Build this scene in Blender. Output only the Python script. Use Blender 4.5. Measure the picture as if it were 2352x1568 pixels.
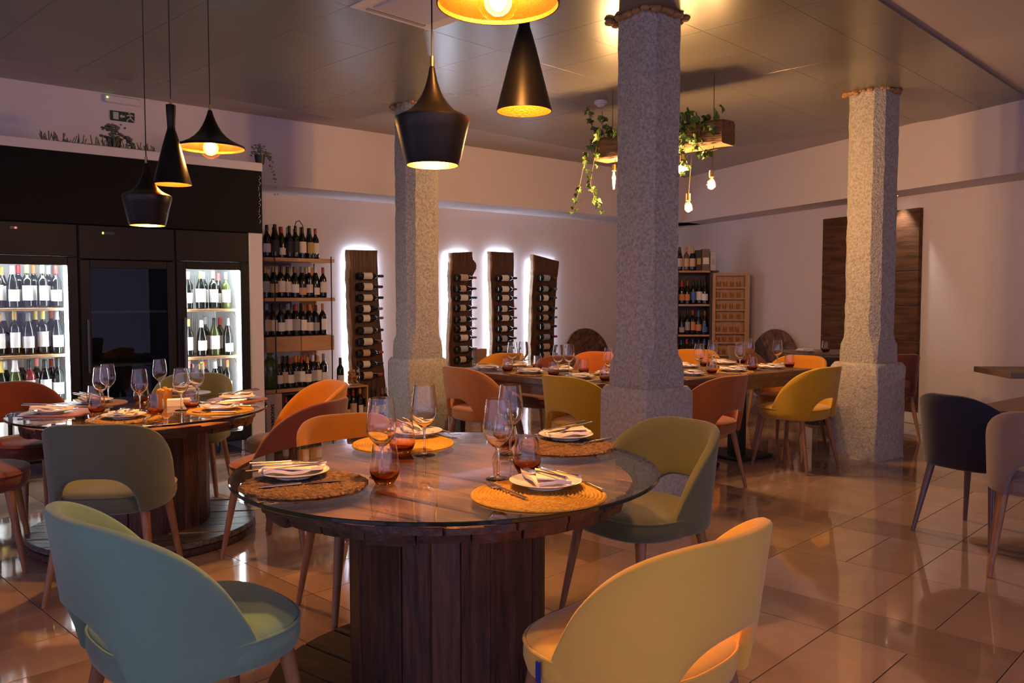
import bpy, math, random
from mathutils import Vector, Matrix
R = math.radians
S = bpy.context.scene
C = S.collection
for o in list(bpy.data.objects):
    bpy.data.objects.remove(o)
rnd = random.Random(7)

# ------------------------------------------------------------------ camera
F, HC, PITCH = 1920.0, 1.32, math.atan(104/1920.0)
cam = bpy.data.objects.new('camera', bpy.data.cameras.new('camera'))
C.objects.link(cam)
cam.location = (0, 0, HC)
cam.rotation_euler = (math.pi/2-PITCH, 0, 0)
cam.data.sensor_width = 36
cam.data.lens = F/2352*36
cam.data.clip_start = 0.05
S.camera = cam
# ------------------------------------------------------------------ world: dusk light that reaches the room from its open front
W = bpy.data.worlds.new('world'); S.world = W
W.use_nodes = True
bg = W.node_tree.nodes['Background']
bg.inputs[0].default_value = (0.50, 0.43, 0.70, 1)
bg.inputs[1].default_value = 1.12
S.view_settings.view_transform = 'Standard'
S.view_settings.look = 'None'
S.view_settings.gamma = 1
S.view_settings.exposure = 0.8
S.view_settings.use_curve_mapping = False
WARM = (1.0, 0.48, 0.13)
P_PEND, P_BEAM = 54.0, 29.0

# ------------------------------------------------------------------ pixel helpers (a pixel is only a direction)
def ray(x, y):
    u, v = (x-1176)/F, (784-y)/F
    c, s = math.cos(PITCH), math.sin(PITCH)
    return Vector((u, c+v*s, -s+v*c))
def atz(x, y, z):
    r = ray(x, y); t = (z-HC)/r.z
    return Vector((r.x*t, r.y*t, z))
def atd(x, y, d):
    r = ray(x, y); t = d/r.y
    return Vector((r.x*t, d, HC+r.z*t))

# ------------------------------------------------------------------ materials
MATS = {}
def mat(name, col, rough=.5, metal=0, col2=None, scale=6, detail=4, stretch=(1, 1, 1), bump=0, bscale=None, rand=0,
        sheen=0, coat=0, emit=0, ecol=None, ramp=(.35, .68), wave=False, spec=.5):
    if name in MATS: return MATS[name]
    m = bpy.data.materials.new(name); m.use_nodes = True
    nt = m.node_tree; n = nt.nodes; l = nt.links
    b = n['Principled BSDF']
    b.inputs['Base Color'].default_value = (*col, 1)
    b.inputs['Roughness'].default_value = rough
    b.inputs['Metallic'].default_value = metal
    b.inputs['Specular IOR Level'].default_value = spec
    b.inputs['Sheen Weight'].default_value = sheen
    b.inputs['Coat Weight'].default_value = coat
    if emit:
        b.inputs['Emission Color'].default_value = (*(ecol or col), 1)
        b.inputs['Emission Strength'].default_value = emit
    if col2 or bump or rand:
        tc = n.new('ShaderNodeTexCoord'); mp = n.new('ShaderNodeMapping')
        mp.inputs['Scale'].default_value = stretch
        l.new(tc.outputs['Object'], mp.inputs[0])
        vec = mp.outputs[0]
        oi = n.new('ShaderNodeObjectInfo')
        if rand:
            ad = n.new('ShaderNodeVectorMath'); ad.operation = 'ADD'
            sc = n.new('ShaderNodeVectorMath'); sc.operation = 'SCALE'
            cb = n.new('ShaderNodeCombineXYZ')
            for k in range(3): l.new(oi.outputs['Random'], cb.inputs[k])
            l.new(cb.outputs[0], sc.inputs[0]); sc.inputs['Scale'].default_value = 37
            l.new(vec, ad.inputs[0]); l.new(sc.outputs[0], ad.inputs[1]); vec = ad.outputs[0]
        no = n.new('ShaderNodeTexNoise'); no.inputs['Scale'].default_value = scale; no.inputs['Detail'].default_value = detail
        no.inputs['Roughness'].default_value = .6
        l.new(vec, no.inputs['Vector'])
        out = None
        if col2:
            cr = n.new('ShaderNodeValToRGB')
            cr.color_ramp.elements[0].position = ramp[0]; cr.color_ramp.elements[1].position = ramp[1]
            cr.color_ramp.elements[0].color = (*col, 1); cr.color_ramp.elements[1].color = (*col2, 1)
            if wave:
                wv = n.new('ShaderNodeTexWave'); wv.inputs['Scale'].default_value = wave; wv.inputs['Distortion'].default_value = 6
                wv.inputs['Detail'].default_value = 3; l.new(vec, wv.inputs[0])
                mx = n.new('ShaderNodeMix'); mx.data_type = 'FLOAT'; mx.inputs[0].default_value = .35
                l.new(no.outputs['Fac'], mx.inputs[2]); l.new(wv.outputs['Fac'], mx.inputs[3])
                l.new(mx.outputs[0], cr.inputs[0])
            else:
                l.new(no.outputs['Fac'], cr.inputs[0])
            out = cr.outputs[0]
        if rand:
            hv = n.new('ShaderNodeHueSaturation')
            mr = n.new('ShaderNodeMapRange'); mr.inputs[3].default_value = 1-rand; mr.inputs[4].default_value = 1+rand
            l.new(oi.outputs['Random'], mr.inputs[0]); l.new(mr.outputs[0], hv.inputs['Value'])
            if out: l.new(out, hv.inputs['Color'])
            else: hv.inputs['Color'].default_value = (*col, 1)
            out = hv.outputs[0]
        if out: l.new(out, b.inputs['Base Color'])
        if bump:
            nb = n.new('ShaderNodeTexNoise'); nb.inputs['Scale'].default_value = bscale or scale*3; nb.inputs['Detail'].default_value = 5
            l.new(vec, nb.inputs['Vector'])
            bp = n.new('ShaderNodeBump'); bp.inputs['Strength'].default_value = bump; bp.inputs['Distance'].default_value = .02
            l.new(nb.outputs['Fac'], bp.inputs['Height']); l.new(bp.outputs[0], b.inputs['Normal'])
    MATS[name] = m
    return m
def glass(name, col=(1, 1, 1), ior=1.45, rough=0.0):
    """solid refracting glass"""
    m = bpy.data.materials.new(name); m.use_nodes = True
    nt = m.node_tree; nt.nodes.clear()
    g = nt.nodes.new('ShaderNodeBsdfGlass'); o = nt.nodes.new('ShaderNodeOutputMaterial')
    g.inputs['Color'].default_value = (*col, 1); g.inputs['IOR'].default_value = ior; g.inputs['Roughness'].default_value = rough
    nt.links.new(g.outputs[0], o.inputs[0]); MATS[name] = m
    return m
def pane(name, col=(1, 1, 1), ior=1.45, rough=.0, gcol=(1, 1, 1)):
    """thin glass: clear or tinted transparency with a Fresnel reflection"""
    m = bpy.data.materials.new(name); m.use_nodes = True
    nt = m.node_tree; nt.nodes.clear(); N = nt.nodes.new
    t = N('ShaderNodeBsdfTransparent'); g = N('ShaderNodeBsdfGlossy'); x = N('ShaderNodeMixShader'); o = N('ShaderNodeOutputMaterial')
    ge = N('ShaderNodeNewGeometry'); dt = N('ShaderNodeVectorMath'); dt.operation = 'DOT_PRODUCT'
    def mth(op, *v):
        q = N('ShaderNodeMath'); q.operation = op
        for i, w in enumerate(v):
            if isinstance(w, (int, float)): q.inputs[i].default_value = w
            else: nt.links.new(w, q.inputs[i])
        return q.outputs[0]
    nt.links.new(ge.outputs['Incoming'], dt.inputs[0]); nt.links.new(ge.outputs['Normal'], dt.inputs[1])
    r0 = ((ior-1)/(ior+1))**2
    sch = mth('ADD', mth('MULTIPLY', mth('POWER', mth('SUBTRACT', 1.0, mth('ABSOLUTE', dt.outputs['Value'])), 5.0), 1-r0), r0)
    t.inputs[0].default_value = (*col, 1); g.inputs['Roughness'].default_value = rough; g.inputs[0].default_value = (*gcol, 1)
    nt.links.new(sch, x.inputs[0]); nt.links.new(t.outputs[0], x.inputs[1]); nt.links.new(g.outputs[0], x.inputs[2]); nt.links.new(x.outputs[0], o.inputs[0])
    MATS[name] = m
    return m
def emis(name, col, s):
    m = bpy.data.materials.new(name); m.use_nodes = True
    nt = m.node_tree; nt.nodes.clear()
    e = nt.nodes.new('ShaderNodeEmission'); o = nt.nodes.new('ShaderNodeOutputMaterial')
    e.inputs[0].default_value = (*col, 1); e.inputs[1].default_value = s
    nt.links.new(e.outputs[0], o.inputs[0]); MATS[name] = m
    return m

WALL = mat('wall plaster', (.65, .58, .59), .75, bump=.08, bscale=40)
CEILP = mat('ceiling plaster', (.44, .40, .41), .8, bump=.05, bscale=30)
PANEL = mat('ceiling panel metal', (.21, .195, .175), .27, metal=.35, rand=.02, bump=.10, bscale=1.3)
TILE = mat('floor tile', (.30, .205, .165), .06, col2=(.40, .28, .225), scale=2.2, detail=6, rand=.09, coat=.25, stretch=(1, 1, 1))
TILE2 = mat('floor band tile', (.235, .16, .13), .06, col2=(.32, .22, .178), scale=2.2, detail=6, rand=.09, coat=.25)
GROUT = mat('grout', (.07, .05, .04), .8)
STONE = mat('stone', (.24, .22, .195), .92, col2=(.52, .48, .42), scale=60, detail=9, bump=.8, bscale=85, ramp=(.28, .62))
PLINTH = mat('stone plinth', (.28, .26, .235), .92, col2=(.52, .48, .43), scale=45, detail=9, bump=.5, bscale=70, ramp=(.28, .62))
FOAM = mat('dried foam', (.30, .16, .07), .95, col2=(.48, .28, .12), scale=20, bump=.6)
BLACKMETAL = mat('black lacquer', (.020, .017, .016), .36, metal=.7)
GOLD = mat('hammered brass', (.50, .215, .040), .3, metal=.75, bump=.25, bscale=160)
CORD = mat('cord', (.02, .017, .015), .6)
SPOOL = mat('spool top wood', (.13, .045, .020), .4, col2=(.50, .22, .10), scale=5, detail=8, stretch=(1.2, 14, 14), bump=.3, bscale=8, rand=.18, wave=.8)
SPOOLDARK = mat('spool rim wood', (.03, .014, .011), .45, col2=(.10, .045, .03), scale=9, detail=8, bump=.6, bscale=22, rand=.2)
STAVE = mat('spool stave wood', (.026, .010, .007), .42, col2=(.105, .040, .021), scale=6, detail=7, stretch=(9, 9, .8), bump=.3, bscale=8, rand=.35)
BASEDARK = mat('spool base dark wood', (.016, .007, .005), .8, col2=(.05, .021, .013), scale=6, detail=8, stretch=(1.2, 12, 12), bump=.4, bscale=9, rand=.2)
BASEWOOD = mat('spool base wood', (.06, .045, .035), .4, col2=(.22, .18, .15), scale=6, detail=8, stretch=(1.2, 12, 12), bump=.55, bscale=9, rand=.2)
LEGWOOD = mat('chair leg wood', (.24, .105, .045), .42, col2=(.34, .17, .08), scale=7, stretch=(8, 8, 1))
DARKLEG = mat('dark metal leg', (.14, .10, .10), .35, metal=.3)
OAK = mat('oak shelf', (.42, .22, .10), .5, col2=(.55, .31, .15), scale=5, stretch=(1, 10, 10), bump=.05)
OAKL = mat('pale oak', (.40, .215, .10), .5, col2=(.50, .29, .14), scale=5, stretch=(8, 8, 1))
SLAB = mat('walnut slab', (.038, .016, .008), .4, col2=(.115, .052, .024), scale=4, detail=8, stretch=(7, 7, .8), bump=.2, bscale=7)
BARK = mat('slab live edge', (.26, .17, .10), .7, col2=(.42, .29, .18), scale=8, bump=.6)
TABLEWOOD = mat('table wood', (.08, .045, .026), .35, col2=(.16, .09, .05), scale=5, stretch=(2, 9, 9), bump=.1)
DARKWOOD = mat('dark panel wood', (.05, .022, .010), .6, spec=.2, col2=(.14, .065, .030), scale=4, detail=8, stretch=(.6, 3, 5), bump=.12)
TAUPE = mat('taupe table laminate', (.16, .10, .075), .5)
FRIDGE = mat('fridge black', (.013, .011, .010), .4, spec=.2)
LINER = mat('fridge liner', (.75, .78, .80), .35)
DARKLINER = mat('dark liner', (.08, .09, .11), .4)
CANOPY = mat('black board', (.004, .0038, .004), .6, spec=.15)
WHITE = mat('white board', (.62, .58, .60), .6)
PORC = mat('white porcelain', (.80, .78, .78), .12, coat=.4)
LINEN = mat('napkin linen', (.80, .72, .70), .85, bump=.1, bscale=120)
STEEL = mat('cutlery steel', (.62, .55, .48), .18, metal=1)
BLACK = mat('black', (.01, .01, .01), .5)
LABW = mat('bottle label paper', (.72, .66, .60), .7, rand=.10)
BOTTLE = mat('dark bottle glass', (.004, .006, .004), .06, spec=.6)
ROSE = mat('rose bottle', (.20, .025, .03), .06)
AMBERB = mat('amber bottle', (.14, .06, .01), .08)
PALEB = mat('pale bottle', (.05, .07, .015), .06)
CAPS = {}
for nm, c in {'black': (.012, .012, .014), 'red': (.38, .03, .02), 'white': (.72, .70, .70), 'gold': (.50, .30, .06), 'orange': (.55, .16, .04),
              'grey': (.22, .22, .25), 'yellow': (.62, .48, .10), 'blue': (.03, .10, .32), 'brown': (.20, .07, .03), 'pink': (.60, .18, .16)}.items():
    CAPS[nm] = mat('cap '+nm, c, .4)
LABS = {'cream': LABW}
for nm, c in {'white': (.80, .80, .80), 'grey': (.36, .36, .38), 'orange': (.60, .24, .08), 'red': (.45, .05, .04), 'black': (.02, .02, .02), 'gold': (.46, .30, .08), 'blue': (.05, .14, .38), 'tan': (.55, .38, .24)}.items():
    LABS[nm] = mat('label '+nm, c, .6)
WINEGLASS = glass('clear wine glass')
SMOKE = glass('smoked glass', (.93, .85, .83))
SMOKEB = glass('amber base glass', (.50, .25, .12))
TOPGLASS = pane('table glass', (.90, .93, .92), 1.5)
TOPRIM = mat('table glass rim', (.008, .014, .014), .08, spec=.7)
DOORGLASS = pane('door glass', (.93, .95, .95), 1.4)
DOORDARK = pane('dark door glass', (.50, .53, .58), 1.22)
BULBGLASS = pane('bulb glass', (1.0, .93, .80), 1.3)
FIL = emis('filament glow', (1.0, .62, .22), 70)
FILB = emis('beam bulb glow', (1.0, .62, .24), 50)
LED = emis('fridge led', (.90, .97, 1.0), 40)
LEDW = emis('slab led', (.66, .80, 1.0), 50)
GREENLED = emis('green led', (.35, 1, .05), 5)
REDLED = emis('red led', (1, .03, .04), 5)
LEAF = mat('ivy leaf', (.035, .085, .015), .45, col2=(.11, .20, .03), scale=9, rand=.4)
VINE = mat('ivy vine', (.10, .10, .03), .7)
DRY = mat('grey foliage', (.10, .11, .075), .8, col2=(.20, .20, .14), scale=30)

# ------------------------------------------------------------------ mesh builder
class MB:
    def __init__(s): s.v = []; s.f = []
    def add(s, vs, fs, M=None):
        o = len(s.v)
        s.v += [tuple(M @ Vector(v)) if M else tuple(v) for v in vs]
        s.f += [tuple(i+o for i in f) for f in fs]
        return s
    def box(s, c, d, rz=0, M=None):
        x, y, z = d[0]/2, d[1]/2, d[2]/2
        vs = [Vector((a*x, b*y, e*z)) for a in (-1, 1) for b in (-1, 1) for e in (-1, 1)]
        if rz: vs = [Matrix.Rotation(rz, 3, 'Z') @ v for v in vs]
        vs = [v+Vector(c) for v in vs]
        return s.add(vs, [(0, 1, 3, 2), (4, 6, 7, 5), (0, 4, 5, 1), (2, 3, 7, 6), (0, 2, 6, 4), (1, 5, 7, 3)], M)
    def bbox(s, x0, x1, y0, y1, z0, z1, bev=.004, M=None):
        """box with chamfered top and vertical edges"""
        b = min(bev, (x1-x0)/3, (y1-y0)/3, (z1-z0)/3)
        rings = []
        for z, i in ((z0, b), (z0+b, 0), (z1-b, 0), (z1, b)):
            a, c, e, g = x0+i, x1-i, y0+i, y1-i
            rings.append([(a+b, e, z), (c-b, e, z), (c, e+b, z), (c, g-b, z), (c-b, g, z), (a+b, g, z), (a, g-b, z), (a, e+b, z)])
        return s.loft(rings, cap=True, M=M)
    def loft(s, rings, cap=False, closed=True, M=None):
        n = len(rings[0]); vs = [p for r in rings for p in r]; fs = []
        for i in range(len(rings)-1):
            for j in range(n if closed else n-1):
                k = (j+1) % n
                fs.append((i*n+j, i*n+k, (i+1)*n+k, (i+1)*n+j))
        if cap:
            fs.append(tuple(reversed(range(n)))); fs.append(tuple((len(rings)-1)*n+j for j in range(n)))
        return s.add(vs, fs, M)
    def lathe(s, prof, n=24, M=None):
        vs = []; fs = []; idx = []
        for r, z in prof:
            if r < 1e-6:
                idx.append([len(vs)]*n); vs.append((0, 0, z))
            else:
                idx.append(list(range(len(vs), len(vs)+n)))
                vs += [(r*math.cos(2*math.pi*k/n), r*math.sin(2*math.pi*k/n), z) for k in range(n)]
        for i in range(len(prof)-1):
            for j in range(n):
                k = (j+1) % n
                q = [idx[i][j], idx[i][k], idx[i+1][k], idx[i+1][j]]
                q = list(dict.fromkeys(q))
                if len(q) > 2: fs.append(tuple(q))
        return s.add(vs, fs, M)
    def tube(s, pts, r, n=8, M=None):
        pts = [Vector(p) for p in pts]; rings = []
        up = Vector((0, 0, 1))
        for i, p in enumerate(pts):
            t = (pts[min(i+1, len(pts)-1)]-pts[max(i-1, 0)]).normalized()
            a = t.cross(up)
            if a.length < .05: a = t.cross(Vector((1, 0, 0)))
            a.normalize(); b = t.cross(a)
            rr = r[i] if isinstance(r, (list, tuple)) else r
            rings.append([p+rr*(a*math.cos(2*math.pi*k/n)+b*math.sin(2*math.pi*k/n)) for k in range(n)])
        return s.loft(rings, cap=True, M=M)
    def prism(s, poly, z0, z1, M=None):
        n = len(poly)
        return s.loft([[(x, y, z0) for x, y in poly], [(x, y, z1) for x, y in poly]], cap=True, M=M)
    def sphere(s, c, r, n=16, m=10, sc=(1, 1, 1)):
        T = Matrix.Translation(c) @ Matrix.Diagonal((*sc, 1))
        return s.lathe([(r*math.sin(math.pi*i/m), -r*math.cos(math.pi*i/m)) for i in range(m+1)], n, T)
    def mesh(s, name, m, smooth=False):
        me = bpy.data.meshes.new(name); me.from_pydata(s.v, [], s.f); me.update()
        if m: me.materials.append(m)
        fix_normals(me)
        if smooth:
            me.shade_smooth()
            try: me.set_sharp_from_angle(angle=R(50 if smooth is True else smooth))
            except Exception: pass
        return me
    def build(s, name, m, parent=None, smooth=False, loc=None):
        return link(name, s.mesh(name, m, smooth), parent, loc)
import bmesh
def fix_normals(me):
    b = bmesh.new(); b.from_mesh(me); bmesh.ops.recalc_face_normals(b, faces=b.faces); b.to_mesh(me); b.free()
def link(name, me, parent=None, loc=None, rot=None, m=None, sc=None):
    o = bpy.data.objects.new(name, me); C.objects.link(o)
    if sc: o.scale = (sc, sc, sc)
    if parent: o.parent = parent
    if loc is not None: o.location = loc
    if rot is not None: o.rotation_euler = rot
    if m:
        o.material_slots[0].link = 'OBJECT'; o.material_slots[0].material = m
    return o
def tag(o, label, cat, group=None, kind=None):
    if label: o['label'] = label
    if cat: o['category'] = cat
    if group: o['group'] = group
    if kind: o['kind'] = kind
    return o
def thing(name, label, cat, loc=(0, 0, 0), rz=0, group=None, rot=None):
    o = bpy.data.objects.new(name, None); C.objects.link(o)
    o.empty_display_size = .05
    o.location = loc; o.rotation_euler = rot or (0, 0, rz)
    return tag(o, label, cat, group)
def struct(o): o['kind'] = 'structure'; return o
def copy_tree(o, parent=None):
    c = o.copy(); C.objects.link(c); c.parent = parent
    for ch in list(o.children): copy_tree(ch, c)
    return c
def lamp(parent, loc, watts, col=WARM, r=.03, name='lamp_light'):
    d = bpy.data.lights.new(name, 'POINT'); d.energy = watts; d.color = col; d.shadow_soft_size = r
    o = bpy.data.objects.new(name, d); C.objects.link(o); o.parent = parent; o.location = loc
    return o
class Frame:
    def __init__(s, o, rz): s.o = Vector((o[0], o[1], 0)); s.rz = rz; s.m = Matrix.Rotation(rz, 3, 'Z')
    def p(s, x, y, z=0): return s.o + s.m @ Vector((x, y, z))
# wall frames: x along the wall (to the right as seen), y into the wall, y=0 on the lower wall face
D1 = Vector((math.sin(R(49.5)), math.cos(R(49.5)))); N1 = Vector((D1.y, -D1.x))
D2 = Vector((.36, -.933)); N2 = Vector((-.933, -.36))
DL, DR = 8.10, 7.0
FL = Frame(N1*-DL, math.atan2(D1.y, D1.x))
FR = Frame(N2*-DR, math.atan2(D2.y, D2.x))
SOFL, SOFR, ZS, ZC = 7.46, 6.55, 2.36, 2.98
def onL(x, y, out):
    r = ray(x, y); t = (-DL+out)/(N1.x*r.x+N1.y*r.y); p = r*t
    return p.x*D1.x+p.y*D1.y, p.z+HC
def onR(x, y, out):
    r = ray(x, y); t = (-DR+out)/(N2.x*r.x+N2.y*r.y); p = r*t
    return p.x*D2.x+p.y*D2.y, p.z+HC

# ================================================================== SETTING
TA = R(44.3)
A = Vector((math.sin(TA), math.cos(TA))); B = Vector((math.cos(TA), -math.sin(TA)))
def ab(a, b): return A*a+B*b
# floor
fl = struct(MB().prism([(-9, -4), (9, -4), (9, 15), (-9, 15)], -.12, -.004).build('floor', GROUT))
def tile_mesh(w, h):
    return MB().bbox(-w/2, w/2, -h/2, h/2, -.012, 0, .0012).mesh('tile', TILE2 if w < .32 else TILE)
TM = {}
rest = MB()
def tile(a0, a1, b0, b1):
    ca, cb = (a0+a1)/2, (b0+b1)/2
    p = ab(ca, cb)
    u = p.x/max(p.y, .3)
    if p.y < -.6 or p.y > 11.6 or abs(p.x) > 6: return
    if p.dot(N1) < -DL-.3 or p.dot(N2) < -DR-.3: return
    g = .0035
    if p.y < 1.1 or abs(u) > .70 or p.y > 9.2 or p.dot(N1) < -DL+.15 or p.dot(N2) < -DR+.15:
        rest.bbox(-(a1-a0-g)/2, (a1-a0-g)/2, -(b1-b0-g)/2, (b1-b0-g)/2, -.012, 0, .0012, M=Matrix.Translation((p.x, p.y, 0)) @ Matrix.Rotation(math.atan2(A.y, A.x), 4, 'Z'))
        return
    k = (round(a1-a0-g, 3), round(b1-b0-g, 3))
    if k not in TM: TM[k] = tile_mesh(k[0], k[1])
    link('tile', TM[k], fl, (p.x, p.y, 0), (0, 0, math.atan2(A.y, A.x)))
rowa = 3.19
rows = []
a = rowa
seq = [.304, .598, .598]
i = 0
while a < 13: rows.append((a, a+seq[i % 3])); a += seq[i % 3]; i += 1
a = rowa; i = 2
while a > -3: rows.append((a-seq[i % 3], a)); a -= seq[i % 3]; i = (i-1) % 3
for ri, (a0, a1) in enumerate(sorted(rows)):
    for k in range(-20, 12):
        b0 = -1.37+.605*k; b1 = b0+.605
        wide = a1-a0 > .4
        split = wide and ((a0 < 4.05 and k % 2 == 0) or (a0 >= 4.05 and k % 2 == 1))
        if split:
            tile(a0, a1, b0, (b0+b1)/2); tile(a0, a1, (b0+b1)/2, b1)
        else: tile(a0, a1, b0, b1)
rt = rest.build('outer_tiles', TILE, fl); rt['kind'] = 'stuff'
# walls
TCL = 10.9
wl = struct(MB().box((1.0, .1, 1.5), (19, .2, 3.1)).build('wall_left', WALL)); wl.location = FL.o; wl.rotation_euler.z = FL.rz
wr = struct(MB().box((-4.2, .1, 1.5), (14, .2, 3.1)).build('wall_right', WALL)); wr.location = FR.o; wr.rotation_euler.z = FR.rz
s1 = struct(MB().box((1.0, -(DL-SOFL)/2, (ZS+3.05)/2), (18, DL-SOFL, 3.05-ZS)).build('trim_1', WALL)); s1.location = FL.o; s1.rotation_euler.z = FL.rz
s2 = struct(MB().box((-4.2, -(DR-SOFR)/2, (ZS+3.05)/2), (14, DR-SOFR, 3.05-ZS)).build('trim_2', WALL)); s2.location = FR.o; s2.rotation_euler.z = FR.rz
bb = struct(MB().bbox(-10.6, 3, -.022, 0, 0, .12, .006).build('baseboard_right', WHITE)); bb.location = FR.o; bb.rotation_euler.z = FR.rz
# ceiling: plaster with a field of glossy metal panels set in a grid turned against the walls
ce = struct(MB().prism([(-9, -4), (9, -4), (9, 15), (-9, 15)], 2.985, 3.12).build('ceiling', CEILP))
a_edges = [-1.38+.6*k for k in range(0, 17)]
a_edges = [x for x in a_edges if x < 8.3]+[8.42]
b_edges = [-6.65]+[-6.45+.6*k for k in range(0, 8)]+[-1.86]
CM = {}
def cpanel(a0, a1, b0, b1):
    g = .0018
    k = (round(a1-a0-g, 4), round(b1-b0-g, 4))
    if k not in CM: CM[k] = MB().bbox(-k[0]/2, k[0]/2, -k[1]/2, k[1]/2, -.012, .02, .001).mesh('ceiling_panel', PANEL)
    p = ab((a0+a1)/2, (b0+b1)/2)
    if p.y < -1.5: return
    link('ceiling_panel', CM[k], ce, (p.x, p.y, ZC-.003), (0, 0, math.atan2(A.y, A.x)))
for i in range(len(a_edges)-1):
    for j in range(len(b_edges)-1):
        a0, a1, b0, b1 = a_edges[i], a_edges[i+1], b_edges[j], b_edges[j+1]
        if a0 > 4.1 and b1 < -6.0: continue
        if a0 > 4.1 and b0 < -6.1 < b1: b0 = -6.1
        if abs((a0+a1)/2-3.12) < .1 and abs((b0+b1)/2+3.75) < .1: continue     # the air conditioner sits here
        cpanel(a0, a1, b0, b1)
# ceiling cassette
p = ab(3.12, -3.75)
ac = thing('ceiling_cassette', 'square white air conditioning cassette set in the metal ceiling', 'air conditioner', (p.x, p.y, ZC-.02), math.atan2(A.y, A.x))
MB().bbox(-.298, .298, -.298, .298, 0, .02, .004).build('frame', WHITE, ac)
MB().bbox(-.2, .2, -.2, .2, -.008, 0, .003).build('grille', mat('ac grille', (.45, .42, .50), .6), ac)
for s_ in (-1, 1):
    MB().box((0, s_*.245, -.002), (.42, .03, .006)).build('vent', mat('vent', (.3, .28, .28), .6), ac)
MB().sphere((-.25, -.25, 0), .008, 8, 6).build('indicator', REDLED, ac)

# ------------------------------------------------------------------ stone columns
def oct_ring(w, c, z, j=0):
    h = w/2; r = rnd.uniform
    pts = [(-h+c, -h), (h-c, -h), (h, -h+c), (h, h-c), (h-c, h), (-h+c, h), (-h, h-c), (-h, -h+c)]
    return [(x+r(-j, j), y+r(-j, j), z) for x, y in pts]
def column(px, d, s, label):
    o = thing('stone_column', label, 'column', ((px-1176)/F*d, d, 0), R(35))
    zs = [0, .02, .2, .4, .6, .74, .765, .78]
    MB().loft([oct_ring(s*(1 if z < .75 else .97 if z < .77 else .92), .012 if z < .75 else .02, z, .004 if 0 < z < .75 else 0) for z in zs], cap=True).build('plinth', PLINTH, o, smooth=40)
    rings = [oct_ring(.335, .02, .77), oct_ring(.335, .022, .86, .003), oct_ring(.332, .03, .93, .003), oct_ring(.32, .05, .97, .003)]
    z = 1.02
    while z < ZC-.02: rings.append(oct_ring(.318, .062, z, .0035)); z += .07
    rings.append(oct_ring(.318, .062, ZC))
    MB().loft(rings, cap=True).build('shaft', STONE, o, smooth=35)
    m = MB()
    for k in range(46):
        t = rnd.random()*2*math.pi
        q = .165/max(abs(math.cos(t)), abs(math.sin(t)))
        m.sphere((q*math.cos(t), q*math.sin(t), ZC-.022+rnd.uniform(-.012, .006)), rnd.uniform(.012, .036), 6, 4, (1, 1, .7))
    m.build('foam_collar', FOAM, o)
    return o
column(958.5, 7.36, .395, 'pale stone column next to the lit walnut slab with ten bottles')
column(1485.5, 5.05, .40, 'grey stone column between two long dining tables, hiding the room corner')
column(1996.5, 6.87, .42, 'stone column in front of the tall dark wood wall panel')

# ================================================================== CHAIRS
def _plan_curve():
    a, b, e, fwd = .262, .255, .80, .075
    pts = []
    for i in range(901):
        q = 90*i/900
        pts.append((a*math.sin(R(q))**e, -b*max(0, math.cos(R(q)))**e))
    for i in range(1, 121): pts.append((a*(1-.02*i/120), fwd*i/120))
    d = [0]
    for p, q in zip(pts, pts[1:]): d.append(d[-1]+math.hypot(q[0]-p[0], q[1]-p[1]))
    return pts, d
_PC, _PD = _plan_curve()
def plan(t):
    """t in -1..1 by arc length, 0 = middle of the back, +-1 = front tips"""
    s = -1 if t < 0 else 1
    w = min(abs(t), 1)*_PD[-1]
    lo, hi = 0, len(_PD)-1
    while hi-lo > 1:
        m = (lo+hi)//2
        if _PD[m] <= w: lo = m
        else: hi = m
    f = (w-_PD[lo])/max(_PD[hi]-_PD[lo], 1e-9)
    return s*(_PC[lo][0]+(_PC[hi][0]-_PC[lo][0])*f), _PC[lo][1]+(_PC[hi][1]-_PC[lo][1])*f
def shell_mesh(cut=True, name='shell', tub=False):
    N = 84
    rings = []
    for i in range(N+1):
        t = -1+2*i/N
        q = abs(t)
        k = max(0, (q-.12)/.88)
        zt = .80-.325*k**(2.7 if not tub else 2.0)
        zb = .395
        if cut and q < .40: zb += .165*(1-(q/.40)**3.2)**.62
        if q > .85: zb += .02*((q-.85)/.15)
        zt = max(zt, zb+.05)
        x0, y0 = plan(t)
        x1, y1 = plan(min(t+.01, 1)); x2, y2 = plan(max(t-.01, -1))
        tx, ty = x1-x2, y1-y2; L = math.hypot(tx, ty) or 1
        nx, ny = ty/L, -tx/L             # outward normal
        th = .034*(1-.35*max(0, (q-.8)/.2))
        back = max(0, -y0/.255)
        def P(z, off):
            h = (z-.40)/.40
            lean = .055*h*back
            w = .945+.075*h
            return (x0*w+nx*off, y0-lean+ny*off, z)
        ring = []
        M_ = 7
        for j in range(M_+1):
            ring.append(P(zb+.012+(zt-zb-.024)*j/M_, 0))
        ring += [P(zt-.004, -th*.18), P(zt, -th*.5), P(zt-.004, -th*.82)]
        for j in range(M_, -1, -1):
            ring.append(P(zb+.012+(zt-zb-.024)*j/M_, -th))
        ring += [P(zb+.003, -th*.82), P(zb, -th*.5), P(zb+.003, -th*.18)]
        rings.append(ring)
    return MB().loft(rings, cap=True).mesh(name, None, 60)
def seat_outline(sc, z, n=40):
    r = []
    for k in range(n):
        t = 2*math.pi*k/n
        c, s = math.cos(t), math.sin(t)
        x = .248*abs(c)**.72*(1 if c > 0 else -1); y = .022+.243*abs(s)**.72*(1 if s > 0 else -1)
        if y < 0: x *= .93
        r.append((x*sc, .022+(y-.022)*sc, z))
    return r
def seat_mesh():
    prof = [(.55, .388), (.9, .388), (.97, .40), (1, .425), (1, .45), (.985, .466), (.95, .478), (.85, .486), (.6, .492), (.25, .495)]
    return MB().loft([seat_outline(a, z) for a, z in prof], cap=True).mesh('seat', None, 60)
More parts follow.
